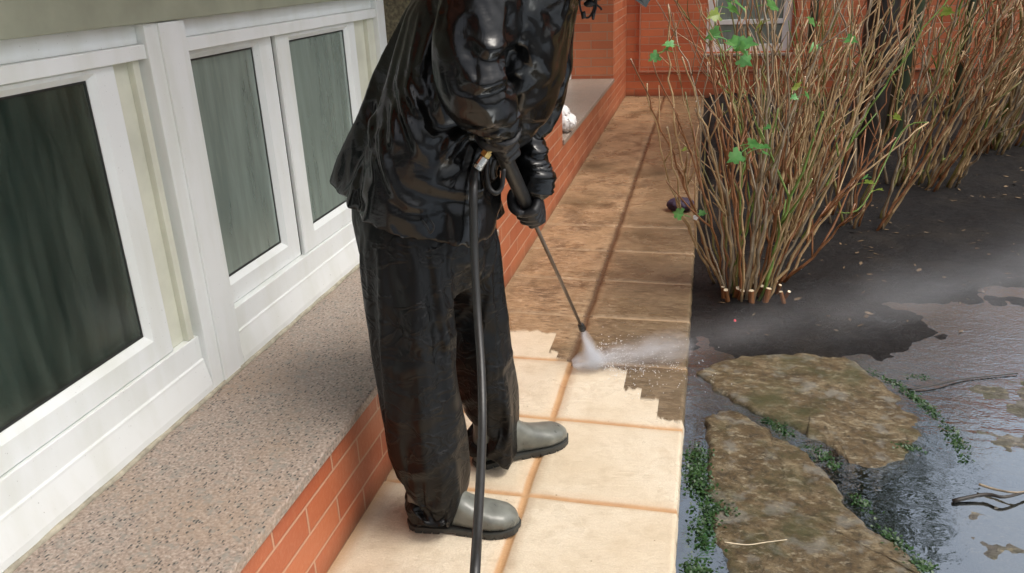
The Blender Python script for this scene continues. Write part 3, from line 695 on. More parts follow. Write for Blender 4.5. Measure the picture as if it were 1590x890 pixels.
# green shoots arching over the soil
mb = MB(); mb.tube(spline([at(1405, 278, 2, .02), at(1440, 262, 2, .05), at(1475, 242, 2, .08), at(1500, 230, 2, .10)], 5), .004, 6); mb.build('shoot', M['green_cane'], B5, True)
mb = MB(); mb.tube(spline([A(1300, 330, 1.8), A(1340, 318, 1.8), A(1400, 205, 2.0), A(1440, 190, 2.0)], 5), .003, 6); mb.build('shoot', M['green_cane'], B1, True)

# ------------------------------------------------------------------ trees
def tree(base, top_z, r, mt, label, lean=(0, 0), crown=None, nleaf=0, seed=0, kind='conifer_tree'):
    rnd = random.Random(seed); t = empty(kind, base, label, 'tree'); b = Vector(base)
    P = [b+Vector((lean[0]*k/8+.02*noise.noise(Vector((k*.7, seed, 0))), lean[1]*k/8+.02*noise.noise(Vector((k*.7, seed, 9))), top_z*k/8)) for k in range(9)]
    P = spline(P, 4); mb = MB(); mb.tube([P[0]-Vector((0, 0, .1))]+P, [r*1.5]+[r*lerp(1.15, .45, i/len(P))*(1+.1*noise.noise(Vector((i*.9, seed, 2)))) for i in range(len(P))], 12)
    if crown:
        cz, cr_, ch = crown
        for k in range(26):
            a = rnd.uniform(0, 6.28); z = cz+ch*rnd.random(); l = cr_*(1-.6*(z-cz)/ch)*rnd.uniform(.5, .95); s0 = P[min(len(P)-1, int((z/top_z)*len(P)))]
            mb.tube([s0, s0+Vector((math.cos(a)*l*.5, math.sin(a)*l*.5, .10)), s0+Vector((math.cos(a)*l, math.sin(a)*l, .05))], [r*.22, r*.14, r*.05], 5)
    mb.build('trunk', mt, t, True)
    if crown:
        mb = MB()
        for k in range(nleaf):
            z = rnd.random()**.8; a = rnd.uniform(0, 6.28); rr = cr_*(1-.75*z)*math.sqrt(rnd.random())*(1+.35*noise.noise(Vector((a*1.6, z*6, seed))))
            c = b+Vector((lean[0]*z+math.cos(a)*rr, lean[1]*z+math.sin(a)*rr, cz+ch*z-.25*rr))
            if noise.noise(c*2.3+Vector((seed, 0, 0))) < -.12: continue
            d = Vector((math.cos(a), math.sin(a), rnd.uniform(-.6, .3))).normalized(); s_ = rnd.uniform(.05, .11); q = d.cross(Vector((rnd.uniform(-.5, .5), rnd.uniform(-.5, .5), 1))).normalized()*s_*.22
            mb.add([c-d*s_*.5, c+q, c+d*s_*.7, c-q], [(0, 1, 2, 3)])
        link('crown', mb.mesh('crown', fix=False), M['conifer'], t)
    return t
tree((1.12, 4.35, gz(1.12, 4.35)), 5.2, .105, M['trunk_dark'], 'dark wet tree trunk standing among the bare bushes', (.12, 0), (2.0, 1.25, 3.4), 9000, 1)
tree((1.42, 4.9, gz(1.42, 4.9)), 4.0, .062, M['trunk_green'], 'mossy green trunk just right of the dark wet one', (.15, 0), (2.3, .8, 2.2), 260, 2, 'mossy_tree')
tree((.78, 4.95, gz(.78, 4.95)), 4.0, .032, M['trunk_green'], 'thin greenish trunk left of the dark wet one', (.0, 0), (2.3, .7, 2.2), 260, 3, 'slim_tree')
tree((2.1, 5.9, gz(2.1, 5.9)), 4.0, .035, M['trunk_green'], 'slender green trunk in front of the end wall, right of the mossy one', (.0, 0), (2.2, .8, 2.0), 260, 4, 'slim_tree')

# ================================================================== THE MAN
man = empty('person', (-.58, 0, 0), 'person in wet black hooded rain suit and grey boots bending forward over the path', 'person')
def oval(Lp, Rp, Yc, b, n=36, power=2.3, yoff=0):
    """closed ring through a left and a right edge point, half depth b across Y"""
    L = at(*Lp, 1, Yc); R = at(*Rp, 1, Yc); c = (L+R)/2+Vector((0, yoff, 0)); u = (R-L)/2; v = Vector((0, b, 0)); out = []
    for k in range(n):
        a = 2*math.pi*k/n; ca, sa = math.cos(a), math.sin(a)
        out.append(c+u*(abs(ca)**(2/power))*(1 if ca > 0 else -1)+v*(abs(sa)**(2/power))*(1 if sa > 0 else -1))
    return out
def shrink(r, f, dz):
    c = sum(r, Vector())/len(r); return [c+(p-c)*f+Vector((0, 0, dz)) for p in r]
def densify(rings, k=4):
    out = []
    for j in range(len(rings[0])):
        out.append(spline([r[j] for r in rings], k))
    return [[out[j][i] for j in range(len(rings[0]))] for i in range(len(out[0]))]
def fold_displace(me, folds, nz, side=None, clampz=None):
    """folds: list of (world polyline, amplitude, width); nz: list of (scale vector, amplitude, ridged)"""
    n = len(me.vertices); co = np.empty(n*3); me.vertices.foreach_get('co', co); co = co.reshape(-1, 3)
    no = np.empty(n*3); me.vertex_normals.foreach_get('vector', no); no = no.reshape(-1, 3)
    disp = np.zeros(n)
    for pts, amp, wd in folds:
        P = np.array([tuple(p) for p in spline(pts, 4)])[:, [0, 2]]; Q = co[:, [0, 2]]; best = np.full(n, 9.); sgn = np.zeros(n); tt = np.zeros(n); K = len(P)-1
        for i in range(K):
            a, b = P[i], P[i+1]; d = b-a; l2 = (d@d)+1e-12; t = np.clip(((Q-a)@d)/l2, 0, 1); e = Q-(a+t[:, None]*d); dist = np.hypot(e[:, 0], e[:, 1])
            m_ = dist < best; best[m_] = dist[m_]; sgn[m_] = np.sign(d[0]*e[m_, 1]-d[1]*e[m_, 0]); tt[m_] = (i+t[m_])/K
        env = np.sin(np.clip(tt, 0.02, .98)*math.pi)**.6; x = best*sgn/wd
        prof = np.exp(-x*x)-.75*np.exp(-(x+1.7)**2*.9)
        w_ = (no[:, 1] < .1).astype(float)*env; far_ = best > wd*4; prof[far_] = 0
        disp += amp*prof*w_
    for sc, amp, ridged in nz:
        for i in range(n):
            p = co[i]; v = Vector((p[0]*sc[0], p[1]*sc[1], p[2]*sc[2])); wv = noise.noise(v*.6+Vector((5, 2, 8)))*.9
            q = noise.noise(v+Vector((wv, -wv, wv*.5)))
            disp[i] += amp*((1-2.2*abs(q))-.35 if ridged else q)
    co2 = co+no*disp[:, None]; me.vertices.foreach_set('co', co2.ravel()); me.update()

def drape(me, pin, frames=22, grow=.08, collider=None, stiff=12., bend=.6, grav=1., mass=.15, sub=1, grow_w=None):
    """let the garment buckle and hang by itself: pinned where it is held, its cloth cut a little larger than the body"""
    o = bpy.data.objects.new('drape', me); C.objects.link(o); vg = o.vertex_groups.new(name='pin')
    for i, w_ in enumerate(pin):
        if w_ > 0: vg.add([i], float(w_), 'REPLACE')
    if grow_w:
        g2 = o.vertex_groups.new(name='grow')
        for i, w_ in enumerate(grow_w): g2.add([i], float(w_), 'REPLACE')
    col = None
    if collider is not None:
        col = bpy.data.objects.new('col', collider); C.objects.link(col); col.modifiers.new('c', 'COLLISION'); col.collision.thickness_outer = .004; col.collision.cloth_friction = 8
    md = o.modifiers.new('cloth', 'CLOTH'); st = md.settings; st.vertex_group_mass = 'pin'; st.quality = 5; st.mass = mass
    st.tension_stiffness = stiff; st.compression_stiffness = stiff; st.shear_stiffness = stiff*.4; st.bending_stiffness = bend; st.shrink_min = -grow
    if grow_w: st.shrink_min = -.012; st.shrink_max = -grow; st.vertex_group_shrink = 'grow'
    st.tension_damping = 15; st.compression_damping = 15; st.shear_damping = 12; st.air_damping = 3; st.effector_weights.gravity = grav
    md.collision_settings.use_collision = collider is not None; md.collision_settings.distance_min = .004; md.collision_settings.use_self_collision = False
    md.point_cache.frame_start = 1; md.point_cache.frame_end = frames
    for f in range(1, frames+1): S.frame_set(f)
    for k in range(1): pass
    dg = bpy.context.evaluated_depsgraph_get(); out = bpy.data.meshes.new_from_object(o.evaluated_get(dg))
    bpy.data.objects.remove(o)
    if col: bpy.data.objects.remove(col)
    S.frame_set(1)
    return evaluated(out, [('SUBSURF', dict(levels=sub))]) if sub else out

# ---- body: one continuous figure inside the clothes
HC = at(922, -128, 1, 0.0)                                     # centre of the head
FD = Vector((.80, .05, -.60)).normalized(); UPH = Vector((.60, 0, .80)); UPH = (UPH-FD*UPH.dot(FD)).normalized(); SD = UPH.cross(FD)
RH = Matrix((FD, SD, UPH)).transposed()
hp = lambda a, b, c: HC+FD*a+SD*b+UPH*c
sh_n, sh_f = at(755, -14, 1, -.17), at(838, -10, 1, .17)
el_n, wr_n = at(738, 122, 1, -.25), at(780, 208, 1, -.16)
el_f, wr_f = at(828, 148, 1, .20), at(830, 283, 1, .12)
GUN = at(770, 214, 1, -.13); NOZ = at(905, 512, 1, .80)
AX = (NOZ-GUN).normalized()
def along(yv): return GUN+AX*((yv-GUN.y)/AX.y)
HL = along(.115); HRc = GUN+AX*.025
mb = MB()
mb.ball(HC, (.098, .076, .118), RH, 24, 16); mb.ball(hp(.02, 0, -.055), (.075, .058, .07), RH, 16, 12)
mb.tube([hp(.088, 0, .018), hp(.106, 0, -.012), hp(.112, 0, -.028), hp(.094, 0, -.036)], [.009, .012, .015, .008], 10)
for s_ in (-1, 1):
    mb.ball(hp(.084, .031*s_, .012), (.016, .018, .012), RH); mb.ball(hp(0, .080*s_, -.012), (.018, .010, .032), RH); mb.ball(hp(.092, .014*s_, -.030), .008)
mb.ball(hp(.090, 0, -.062), (.012, .026, .006), RH); mb.ball(hp(.090, 0, -.074), (.012, .022, .007), RH); mb.ball(hp(.082, 0, -.100), (.020, .022, .018), RH)
neck = at(800, -55, 1, 0); mb.tube([hp(-.035, 0, -.05), neck, at(760, 10, 1, 0)], [.058, .06, .10], 16)
mb.rings([oval((612, 290), (725, 305), 0, .11), oval((612, 200), (735, 240), 0, .11), oval((630, 120), (770, 160), 0, .14), oval((680, 50), (800, 90), 0, .16), oval((730, 10), (810, 20), 0, .14)])
for a, b_, c in ((sh_n, el_n, wr_n), (sh_f, el_f, el_f.lerp(wr_f, .45))):
    mb.tube(spline([at(740, 30, 1, 0).lerp(a, .5), a, a.lerp(b_, .5), b_, b_.lerp(c, .5), c], 3), [.055]*3+[.045]*3+[.038]*3+[.032]*3+[.022]*3+[.018], 12)
K1 = [at(650, 315, 1, -.08), at(645, 450, 1, -.14), at(650, 580, 1, -.15), at(672, 760, 1, -.15)]; K2 = [at(700, 315, 1, .08), at(740, 450, 1, .13), at(755, 560, 1, .14), at(775, 690, 1, .15)]
for kk in (K1, K2): mb.tube(spline(kk, 4), [.075]*4+[.066, .060, .055, .05]+[.052, .05, .042, .036, .034], 12)
body = link('body', union(mb, .007, 3), M['skin'], man, True)
# eyes, brows, hair
mb = MB()
for s_ in (-1, 1): mb.ball(hp(.092, .031*s_, .010), .0085)
mb.build('eyes', plain('eye_white', (.7, .68, .64), .2, var=.02), body, True)
mb = MB(); mb.ball(hp(-.012, 0, .026), (.103, .084, .108), RH, 24, 16); mb.build('hair', M['hair'], body, True)

def open_end(me, tests):
    """cut the hems open: remove the faces that close a garment where tests(center, normal) says so"""
    bm = bmesh.new(); bm.from_mesh(me)
    kill = [f for f in bm.faces if tests(f.calc_center_median(), f.normal)]
    bmesh.ops.delete(bm, geom=kill, context='FACES')
    loose = [v for v in bm.verts if not v.link_faces]; bmesh.ops.delete(bm, geom=loose, context='VERTS')
    for _ in range(3):
        bd = [v for v in bm.verts if any(e.is_boundary for e in v.link_edges)]
        bmesh.ops.smooth_vert(bm, verts=bd, factor=.5, use_axis_x=True, use_axis_y=True, use_axis_z=True)
    bm.to_mesh(me); bm.free(); me.update(); return me
# ---- trousers
def leg(rows, Yc, b):
    R_ = [oval((a, b0), (c, d), Yc if not isinstance(Yc, list) else Yc[i], b[i], n=30, power=2.15) for i, (a, b0, c, d) in enumerate(rows)]
    R_ = [[c_+(p-c_)*.94 for p in r] for r in R_ for c_ in [sum(r, Vector())/len(r)]]
    return densify(R_, 4)
mb = MB()
mb.rings(densify([oval((556, 255), (748, 290), 0, .145), oval((556, 290), (758, 318), 0, .165), oval((562, 340), (764, 362), 0, .175), oval((575, 385), (768, 400), .0, .16), oval((610, 420), (750, 425), .0, .12)], 3))
mb.rings(leg([(556, 318, 718, 335), (562, 380, 712, 385), (572, 440, 705, 440), (584, 505, 704, 500), (596, 570, 702, 560), (601, 630, 712, 618), (612, 700, 726, 686), (624, 755, 737, 738), (636, 796, 745, 772)], [-.08, -.10, -.12, -.14, -.15, -.15, -.15, -.15, -.15], [.12, .115, .11, .105, .10, .097, .095, .093, .092]))
mb.rings(leg([(630, 325, 770, 345), (668, 395, 776, 400), (684, 450, 781, 450), (690, 510, 789, 500), (697, 560, 800, 556), (706, 612, 812, 606), (716, 660, 822, 648), (726, 700, 830, 672)], [.08, .10, .12, .13, .14, .145, .15, .15], [.12, .115, .11, .105, .10, .097, .095, .092]))
me = union(mb, .0125, 3)
hemz = lambda c: .075 if c.y < .02 else .085
open_end(me, lambda c, n: c.z < .13 and n.z < -.55)
pin = []
for v in me.vertices:
    z = v.co.z; kn = .22*math.exp(-((z-.47)/.022)**2)*(1 if v.co.x > -.62+(.1 if v.co.y > .03 else 0) else .4); pin.append(max(.012, min(1, (z-.72)/.08)) if z > .6 else max(.02, kn, min(.25, (.09-z)/.04)))
me = drape(me, pin, 17, .10, None, 40, .20, .45)
T2 = lambda pts, Y=-.24: [at(x, y, 1, Y) for x, y in pts]
tf = [(T2([(640, 520), (670, 500), (700, 490)]), .007, .013), (T2([(642, 528), (672, 540), (700, 556)]), .006, .012), (T2([(598, 560), (618, 572), (650, 560)]), .006, .013), (T2([(602, 600), (640, 612), (690, 590)]), .006, .015),
      (T2([(596, 535), (640, 560), (690, 600)]), .005, .014), (T2([(600, 690), (650, 700), (710, 670)]), .006, .014), (T2([(628, 760), (670, 745), (725, 715)]), .008, .012), (T2([(632, 785), (680, 775), (736, 745)]), .008, .011), (T2([(640, 740), (660, 770), (670, 800)]), .006, .010),
      (T2([(590, 400), (620, 450), (640, 520)]), .004, .014), (T2([(770, 640), (800, 625), (815, 600)], .05), .008, .012), (T2([(770, 680), (805, 655), (822, 640)], .05), .008, .011), (T2([(745, 560), (780, 530), (800, 520)], .05), .006, .014), (T2([(740, 460), (760, 500), (790, 540)], .05), .005, .014)]
tf = [(T2([(640, 522), (672, 504), (702, 488)]), .0045, .017), (T2([(642, 530), (672, 545), (702, 560)]), .004, .015), (T2([(598, 565), (622, 580), (655, 565)]), .004, .017), (T2([(602, 640), (645, 655), (700, 630)]), .0035, .020),
      (T2([(580, 470), (620, 500), (660, 560)]), .0035, .018), (T2([(622, 735), (660, 728), (720, 700)]), .005, .015), (T2([(740, 470), (765, 500), (790, 530)], .05), .004, .016), (T2([(745, 590), (780, 575), (805, 560)], .05), .004, .016)]
fold_displace(me, tf, [((14, 14, 10), .0015, False)])
me = evaluated(me, [('SOLIDIFY', dict(thickness=.003, offset=-1))])
trs = link('trousers', me, M['trousers'], man, True)

# ---- jacket
def sleeve(mb, pts, rads, n=22, bell=None):
    mb.tube(spline(pts, 5), list(np.interp(np.linspace(0, len(pts)-1, (len(pts)-1)*5+1), range(len(pts)), rads)), n)
mb = MB()
JR = [oval((515, 236), (768, 352), 0, .215, 40), oval((526, 210), (768, 315), 0, .21, 40), oval((538, 182), (772, 268), 0, .20, 40), oval((553, 148), (792, 215), 0, .20, 40), oval((567, 114), (815, 180), 0, .185, 40), oval((592, 72), (832, 140), 0, .185, 40),
      oval((628, 24), (850, 85), 0, .19, 40), oval((660, -10), (872, 35), 0, .20, 40), oval((698, -44), (898, -5), 0, .21, 40), oval((755, -78), (908, -42), 0, .16, 40), oval((815, -100), (915, -62), 0, .10, 40)]
D = densify(JR, 5); mb.rings(D)
hem0 = sum(D[0], Vector())/len(D[0]); hemn = (D[0][10]-hem0).cross(D[0][0]-hem0).normalized()
if hemn.z > 0: hemn = -hemn
sleeve(mb, [at(765, -25, 1, -.08), sh_n, sh_n.lerp(el_n, .5)+Vector((-.01, -.02, 0)), el_n, el_n.lerp(wr_n, .5), wr_n+Vector((.0, .0, .006))], [.080, .084, .072, .066, .058, .046])
sleeve(mb, [at(800, -25, 1, .08), sh_f, sh_f.lerp(el_f, .5), el_f, el_f.lerp(wr_f, .45)+Vector((-.018, 0, 0)), wr_f, wr_f+(HL-wr_f)*.18], [.085, .085, .076, .064, .046, .047, .047])
me = union(mb, .0125, 3)
open_end(me, lambda c, n: (c-hem0).dot(hemn) > -.02 and n.dot(hemn) > .6)
pin = []; gw = []
for v in me.vertices:
    p = v.co; hemd = (p.z-(.925-(p.x+.85)*.38)); gw.append(max(0, min(1, (hemd-.02)/.10))); w_ = max(.08 if hemd < .05 else .05, min(1, (p.z-1.22)/.08)); w_ = max(w_, .0 if (p-wr_f).length > .10 else 1, 0 if (p-wr_n).length > .06 else 1); pin.append(w_)
me = drape(me, pin, 17, .085, None, 40, .25, .30)
J = lambda pts, Y=-.2: [at(x, y, 1, Y) for x, y in pts]
jf = [(J([(612, 128), (632, 172), (648, 205), (660, 235)]), .010, .011), (J([(632, 130), (650, 166), (670, 210)]), .007, .010), (J([(668, 34), (655, 88), (652, 122), (668, 150)]), .008, .010),
      (J([(556, 166), (567, 211), (590, 272)]), .009, .012), (J([(592, 210), (608, 262), (624, 300)]), .009, .011), (J([(606, 160), (612, 195), (618, 230)]), .006, .011),
      (J([(619, 297), (640, 315), (662, 322)]), .006, .009), (J([(702, 214), (696, 232), (690, 254)]), .007, .010), (J([(640, 270), (700, 300), (755, 310)]), .006, .014),
      (J([(725, 120), (752, 132), (786, 122)], -.3), .010, .011), (J([(728, 56), (760, 78), (790, 66)], -.3), .009, .012), (J([(745, 205), (765, 212), (790, 182)], -.25), .008, .011), (J([(742, 192), (762, 190), (780, 176)], -.25), .006, .010), (J([(800, 60), (830, 110), (845, 170)]), .007, .013),
      (J([(815, 235), (835, 245), (858, 240)], .07), .007, .010), (J([(812, 262), (835, 268), (860, 262)], .07), .007, .009)]
fold_displace(me, jf, [((16, 16, 7), .0015, False)])
me = evaluated(me, [('SOLIDIFY', dict(thickness=.003, offset=-1))])
jk = link('jacket', me, M['jacket'], man, True)
# elastic cuffs, pocket flap and hem cord
mb = MB(); mb.tube(spline([wr_f+(HL-wr_f)*-.55, wr_f+(HL-wr_f)*.0, wr_f+(HL-wr_f)*.32], 4), [.036, .046, .051, .048, .052, .049, .053, .050, .043], 20); mb.build('cuff', M['jacket'], jk, True)
mb = MB(); c = spline([at(655, 342, 1, -.22), at(663, 352, 1, -.225), at(668, 362, 1, -.225), at(674, 352, 1, -.225), at(668, 342, 1, -.22)], 5); mb.tube(c, .0022, 6)
mb.build('hem_cord', M['gun'], jk, True)
# hood: open shell over the head with a visor edge and draw cord
mb = MB(); nu, nv = 40, 26; vs = []; ids = {}
ph = Matrix((FD, SD, UPH)).transposed()
rings = []
for i in range(nv+1):
    th = rad(44)+(math.pi-rad(44))*i/nv
    row = []
    for k in range(nu):
        a = 2*math.pi*k/nu; d = Vector((math.cos(th), math.sin(th)*math.cos(a), math.sin(th)*math.sin(a)))
        rx = .152 if i > 2 else .160
        v = Vector((d.x*rx, d.y*.118, d.z*.150+(.012 if d.z > 0 else -.01)))
        if i == 0: v.x += .03*max(0, d.z)
        v += d*.006*noise.noise(d*5)
        row.append(HC+ph @ v-FD*.012)
    rings.append(row)
mb.rings(rings, cap=False)
me = evaluated(mb.mesh('hood'), [('SOLIDIFY', dict(thickness=.006, offset=1)), ('SUBSURF', dict(levels=1))])
link('hood', me, M['jacket'], jk, True)
mb = MB(); vis = [(at(972, -12, 1, -.06), at(1004, 10, 1, .0)), ]
c0, c1, c2 = at(965, -22, 1, -.07), at(1003, 12, 1, -.01), at(998, -30, 1, .07)
V = [at(960, -50, 1, -.07), at(975, -8, 1, -.05), at(1003, 12, 1, -.02), at(1012, -4, 1, .03), at(1000, -45, 1, .08), at(960, -60, 1, .04)]
mb.add([p for p in V]+[p+Vector((-.004, 0, .008)) for p in V], [(0, 1, 2, 3, 4, 5), (11, 10, 9, 8, 7, 6)]+[(i, (i+1) % 6, 6+(i+1) % 6, 6+i) for i in range(6)])
mb.build('visor', plain('dark_green_visor', (.006, .012, .011), .6), jk)
mb = MB()
for cpts in ([(902, -20), (900, 5), (905, 24), (914, 27), (922, 14), (924, -10)], [(922, -20), (926, 5), (922, 26), (921, 31)], [(912, -20), (918, 0), (932, 12), (934, 16)]):
    mb.tube(spline([at(x, y, 1, -.03) for x, y in cpts], 5), .0022, 6)
mb.tube([at(905, 18, 1, -.03), at(907, 29, 1, -.03)], [.005, .005], 8); mb.tube([at(921, 20, 1, -.03), at(921, 30, 1, -.03)], [.004, .003], 8)
mb.ball(at(915, 6, 1, -.03), (.012, .006, .007)); mb.build('draw_cord', M['gun'], jk, True)

# ---- boots
def boot(heel, toe):
    h = Vector((heel[0], heel[1], 0)); t = Vector((toe[0], toe[1], 0)); L = (t-h).length; u = (t-h)/L; v = Vector((-u.y, u.x, 0)); z = Vector((0, 0, 1))
    def out(s): return interp([0, .03, .10, .25, .45, .62, .76, .88, .96, 1], [.004, .022, .034, .034, .034, .043, .049, .044, .028, .004], s)
    def skew(s): return interp([0, .5, .8, 1], [0, 0, .004, .010], s)
    ss = [0, .012, .03, .06, .1, .17, .25, .35, .45, .54, .62, .70, .76, .82, .88, .92, .96, .985, 1]
    def top(s): return interp([0, .03, .1, .3, .42, .52, .64, .76, .86, .94, .985, 1], [.06, .115, .15, .15, .128, .098, .078, .067, .061, .052, .038, .024], s)
    mb = MB(); rings = []
    for s in ss:
        w_ = out(s); tz = top(s); row = []
        for k in range(20):
            a = 2*math.pi*k/20; ca, sa = math.cos(a), math.sin(a)
            zz = .011+(tz-.011)*(.5+.5*(abs(sa)**.75)*(1 if sa > 0 else -1)); row.append(h+u*(s*L)+v*(w_*(abs(ca)**.8)*(1 if ca > 0 else -1)+skew(s))+z*zz)
        rings.append(row)
    mb.rings(rings); c = h+u*(L*.19); mb.tube([c+z*.06, c+z*.16, c+z*.26, c+z*.30], [.05, .050, .056, .058], 20)
    up = link('boot', union(mb, .0042, 5), M['boot'], man, True)
    # treaded sole: two outline layers, split into blocks underneath
    mb = MB()
    def layer(z0, z1, g, s0=0, s1=1):
        S_ = [s for s in np.linspace(s0, s1, 22)]; o_ = [h+u*(s*L*1.0+(g*(1 if s > .5 else -1)))+v*((out(s)+g)+skew(s)) for s in S_]+[h+u*(s*L+(g*(1 if s > .5 else -1)))+v*(-(out(s)+g)+skew(s)) for s in S_[::-1]]
        mb.rings([[p+z*z0 for p in o_], [p+z*z1 for p in o_]])
    layer(.008, .018, .003)
    for a, b_ in ((.01, .07), (.085, .15), (.165, .235), (.25, .31), (.46, .53), (.545, .615), (.63, .70), (.715, .785), (.80, .87), (.885, .985)): layer(.001, .0078, .002, a, b_)
    o = mb.build('sole', M['sole'], up)
    return up
boot((-.668, -.172), (-.384, -.146))
boot((-.572, .105), (-.331, .287))

# ---- gloves: palm, four bent fingers of unequal length and a thumb closing round the grip
def glove(P, axis, wrist, r_grip, flip=1):
    a = axis.normalized(); w_ = (wrist-P); w_ = (w_-a*w_.dot(a)).normalized(); n_ = a.cross(w_)*flip; mb = MB()
    rp = r_grip+.011
    # palm: lies against the grip on the wrist side, four metacarpal ridges
    for i, (o_, ln, rf) in enumerate(((-.033, .92, .0118), (-.011, 1.0, .0125), (.011, .96, .0122), (.032, .80, .0108))):
        pts = []; base = P+a*o_; k0 = -20
        arc = [k0+(215*ln)*q/9 for q in range(10)]
        kn = base+w_*(rp+.004)*math.cos(rad(k0))+n_*(rp+.004)*math.sin(rad(k0))
        for q, deg in enumerate(arc):
            rr = rp*(1.10 if q in (2, 6) else 1.0)+(.004 if q == 2 else 0); pts.append(base+w_*rr*math.cos(rad(deg))+n_*rr*math.sin(rad(deg)))
        rs = [rf*(1.14 if q in (0, 3, 6) else (1.0 if q < 8 else .86)) for q in range(10)]
        mb.tube([P.lerp(wrist, .62)+a*o_*.45, P.lerp(wrist, .34)+a*o_*.8-n_*.012]+pts, [.019, .0155]+rs, 12); mb.ball(pts[-1], rf*.88)
    # thumb leaves the side of the palm and closes the other way
    tb = [P.lerp(wrist, .55)-a*.022*1.0, P-a*.044+w_*(rp+.006)-n_*.010, P-a*.050-n_*(rp+.005)+w_*.008, P-a*.044-n_*(rp)*.75-w_*rp*.75, P-a*.040-w_*(rp+.002)-n_*.004]
    mb.tube(spline(tb, 4), list(np.interp(np.linspace(0, 4, 17), range(5), [.019, .0165, .0145, .0145, .0115])), 12); mb.ball(tb[-1], .0118)
    mb.tube([wrist+(wrist-P).normalized()*.03, wrist, P.lerp(wrist, .5)], [.037, .034, .030], 16)
    return link('glove', union(mb, .0032, 3, .4), M['glove'], man, True)
wl = HL+(wr_f-HL).normalized()*.085; glove(HL, AX, wl, .017)
wr2 = HRc+(wr_n-HRc).normalized()*.06; glove(HRc, AX, wr2, .015, -1)

# ================================================================== PRESSURE WASHER GUN, LANCE AND HOSE
gun = empty('spray_lance', GUN, 'black pressure washer lance held in both gloves, pointing at the path', 'spray lance')
mb = MB(); b0 = GUN-AX*.055
mb.tube([b0, GUN-AX*.04, GUN+AX*.02, GUN+AX*.07, GUN+AX*.30, GUN+AX*.34, GUN+AX*.345], [.012, .015, .016, .0175, .0175, .015, .008], 16)
mb.build('grip', M['gun'], gun, True)
dn = (Vector((0.10, 0, -1))-AX*Vector((0.10, 0, -1)).dot(AX)).normalized()
mb = MB(); t0, t1 = at(765, 262, 1, -.13), at(782, 262, 1, -.10)
mb.tube(spline([at(757, 246, 1, -.13), at(756, 272, 1, -.13), at(760, 292, 1, -.13), at(770, 300, 1, -.13), at(779, 290, 1, -.12), at(782, 262, 1, -.12)], 4), .0055, 10)
mb.tube(spline([at(768, 248, 1, -.13), at(764, 264, 1, -.13), at(766, 278, 1, -.13)], 4), .005, 8); mb.build('trigger_guard', M['gun'], gun, True)
mb = MB(); mb.tube([GUN+AX*.345, NOZ-AX*.05], [.0055, .0055], 10); mb.build('pipe', plain('dull_pipe', (.16, .12, .09), .35, .6), gun, True)
mb = MB(); mb.tube([NOZ-AX*.06, NOZ-AX*.05, NOZ-AX*.01, NOZ], [.006, .011, .013, .009], 12); mb.build('nozzle', M['gun'], gun, True)
FIT = at(757, 236, 1, -.16); FIT2 = at(741, 260, 1, -.17)
mb = MB(); fd = (FIT2-FIT).normalized(); fl = (FIT2-FIT).length
mb.cur = 0; mb.tube([FIT, FIT+fd*fl*.28], .0118, 6); mb.tube([FIT-fd*.012, FIT], .008, 12)
mb.cur = 1; mb.tube([FIT+fd*fl*.28, FIT+fd*fl*.34, FIT+fd*fl*.8, FIT+fd*fl*.86, FIT2+fd*.002], [.009, .0112, .0115, .0125, .0122], 16)
mb.build('connector', [M['brass'], M['steel']], gun, False)
hose_pts = [FIT2-fd*.012, FIT2+fd*.01, atd(735, 300, 1.66), atd(736, 380, 1.68), atd(741, 480, 1.68), atd(747, 570, 1.64), atd(749, 650, 1.58), atd(746, 740, 1.47), atd(741, 830, 1.36), atd(737, 900, 1.27)]
e = hose_pts[-1]; hose_pts += [e+Vector((.01, -.10, -.14)), Vector((e.x+.03, e.y-.28, .012)), Vector((e.x+.0, e.y-.6, .010)), Vector((e.x-.2, e.y-1.1, .010)), Vector((e.x-.3, e.y-1.8, .010))]
mb = MB(); mb.tube(spline(hose_pts, 10), .0086, 16)
tag(mb.build('hose', M['hose'], smooth=True), 'black rubber hose hanging from the lance connector down to the tiles', 'hose')

# ================================================================== SMALL THINGS
# white plastic bag on the far ledge
mb = MB(); bc = at(888, 172, 2, .38); bc.x = -.90
mb = MB(); Y2 = 3.16
ctr = Vector((-.885, 3.22, .41))
mb.ball(at(890, 178, 1, 3.2), (.055, .07, .05), Matrix.Rotation(.6, 3, 'Y'), 20, 14); mb.ball(at(882, 166, 1, 3.2), (.045, .05, .055), None, 16, 12); mb.tube([at(882, 165, 1, 3.2), at(874, 148, 1, 3.2), at(870, 140, 1, 3.2)], [.045, .018, .026], 12)
me = union(mb, .006, 3); n = len(me.vertices)
for v in me.vertices:
    q = 1-2*abs(noise.noise(v.co*15)); v.co += v.normal*(.014*q+.003*noise.noise(v.co*40))
bag = link('plastic_bag', me, M['plastic_bag'], None, True); bpy.context.view_layer.update()
zmin = min(v.co.z for v in me.vertices); bag.location = (-.045, .03, .343-zmin)
tag(bag, 'crumpled white plastic bag on the far granite ledge', 'bag')
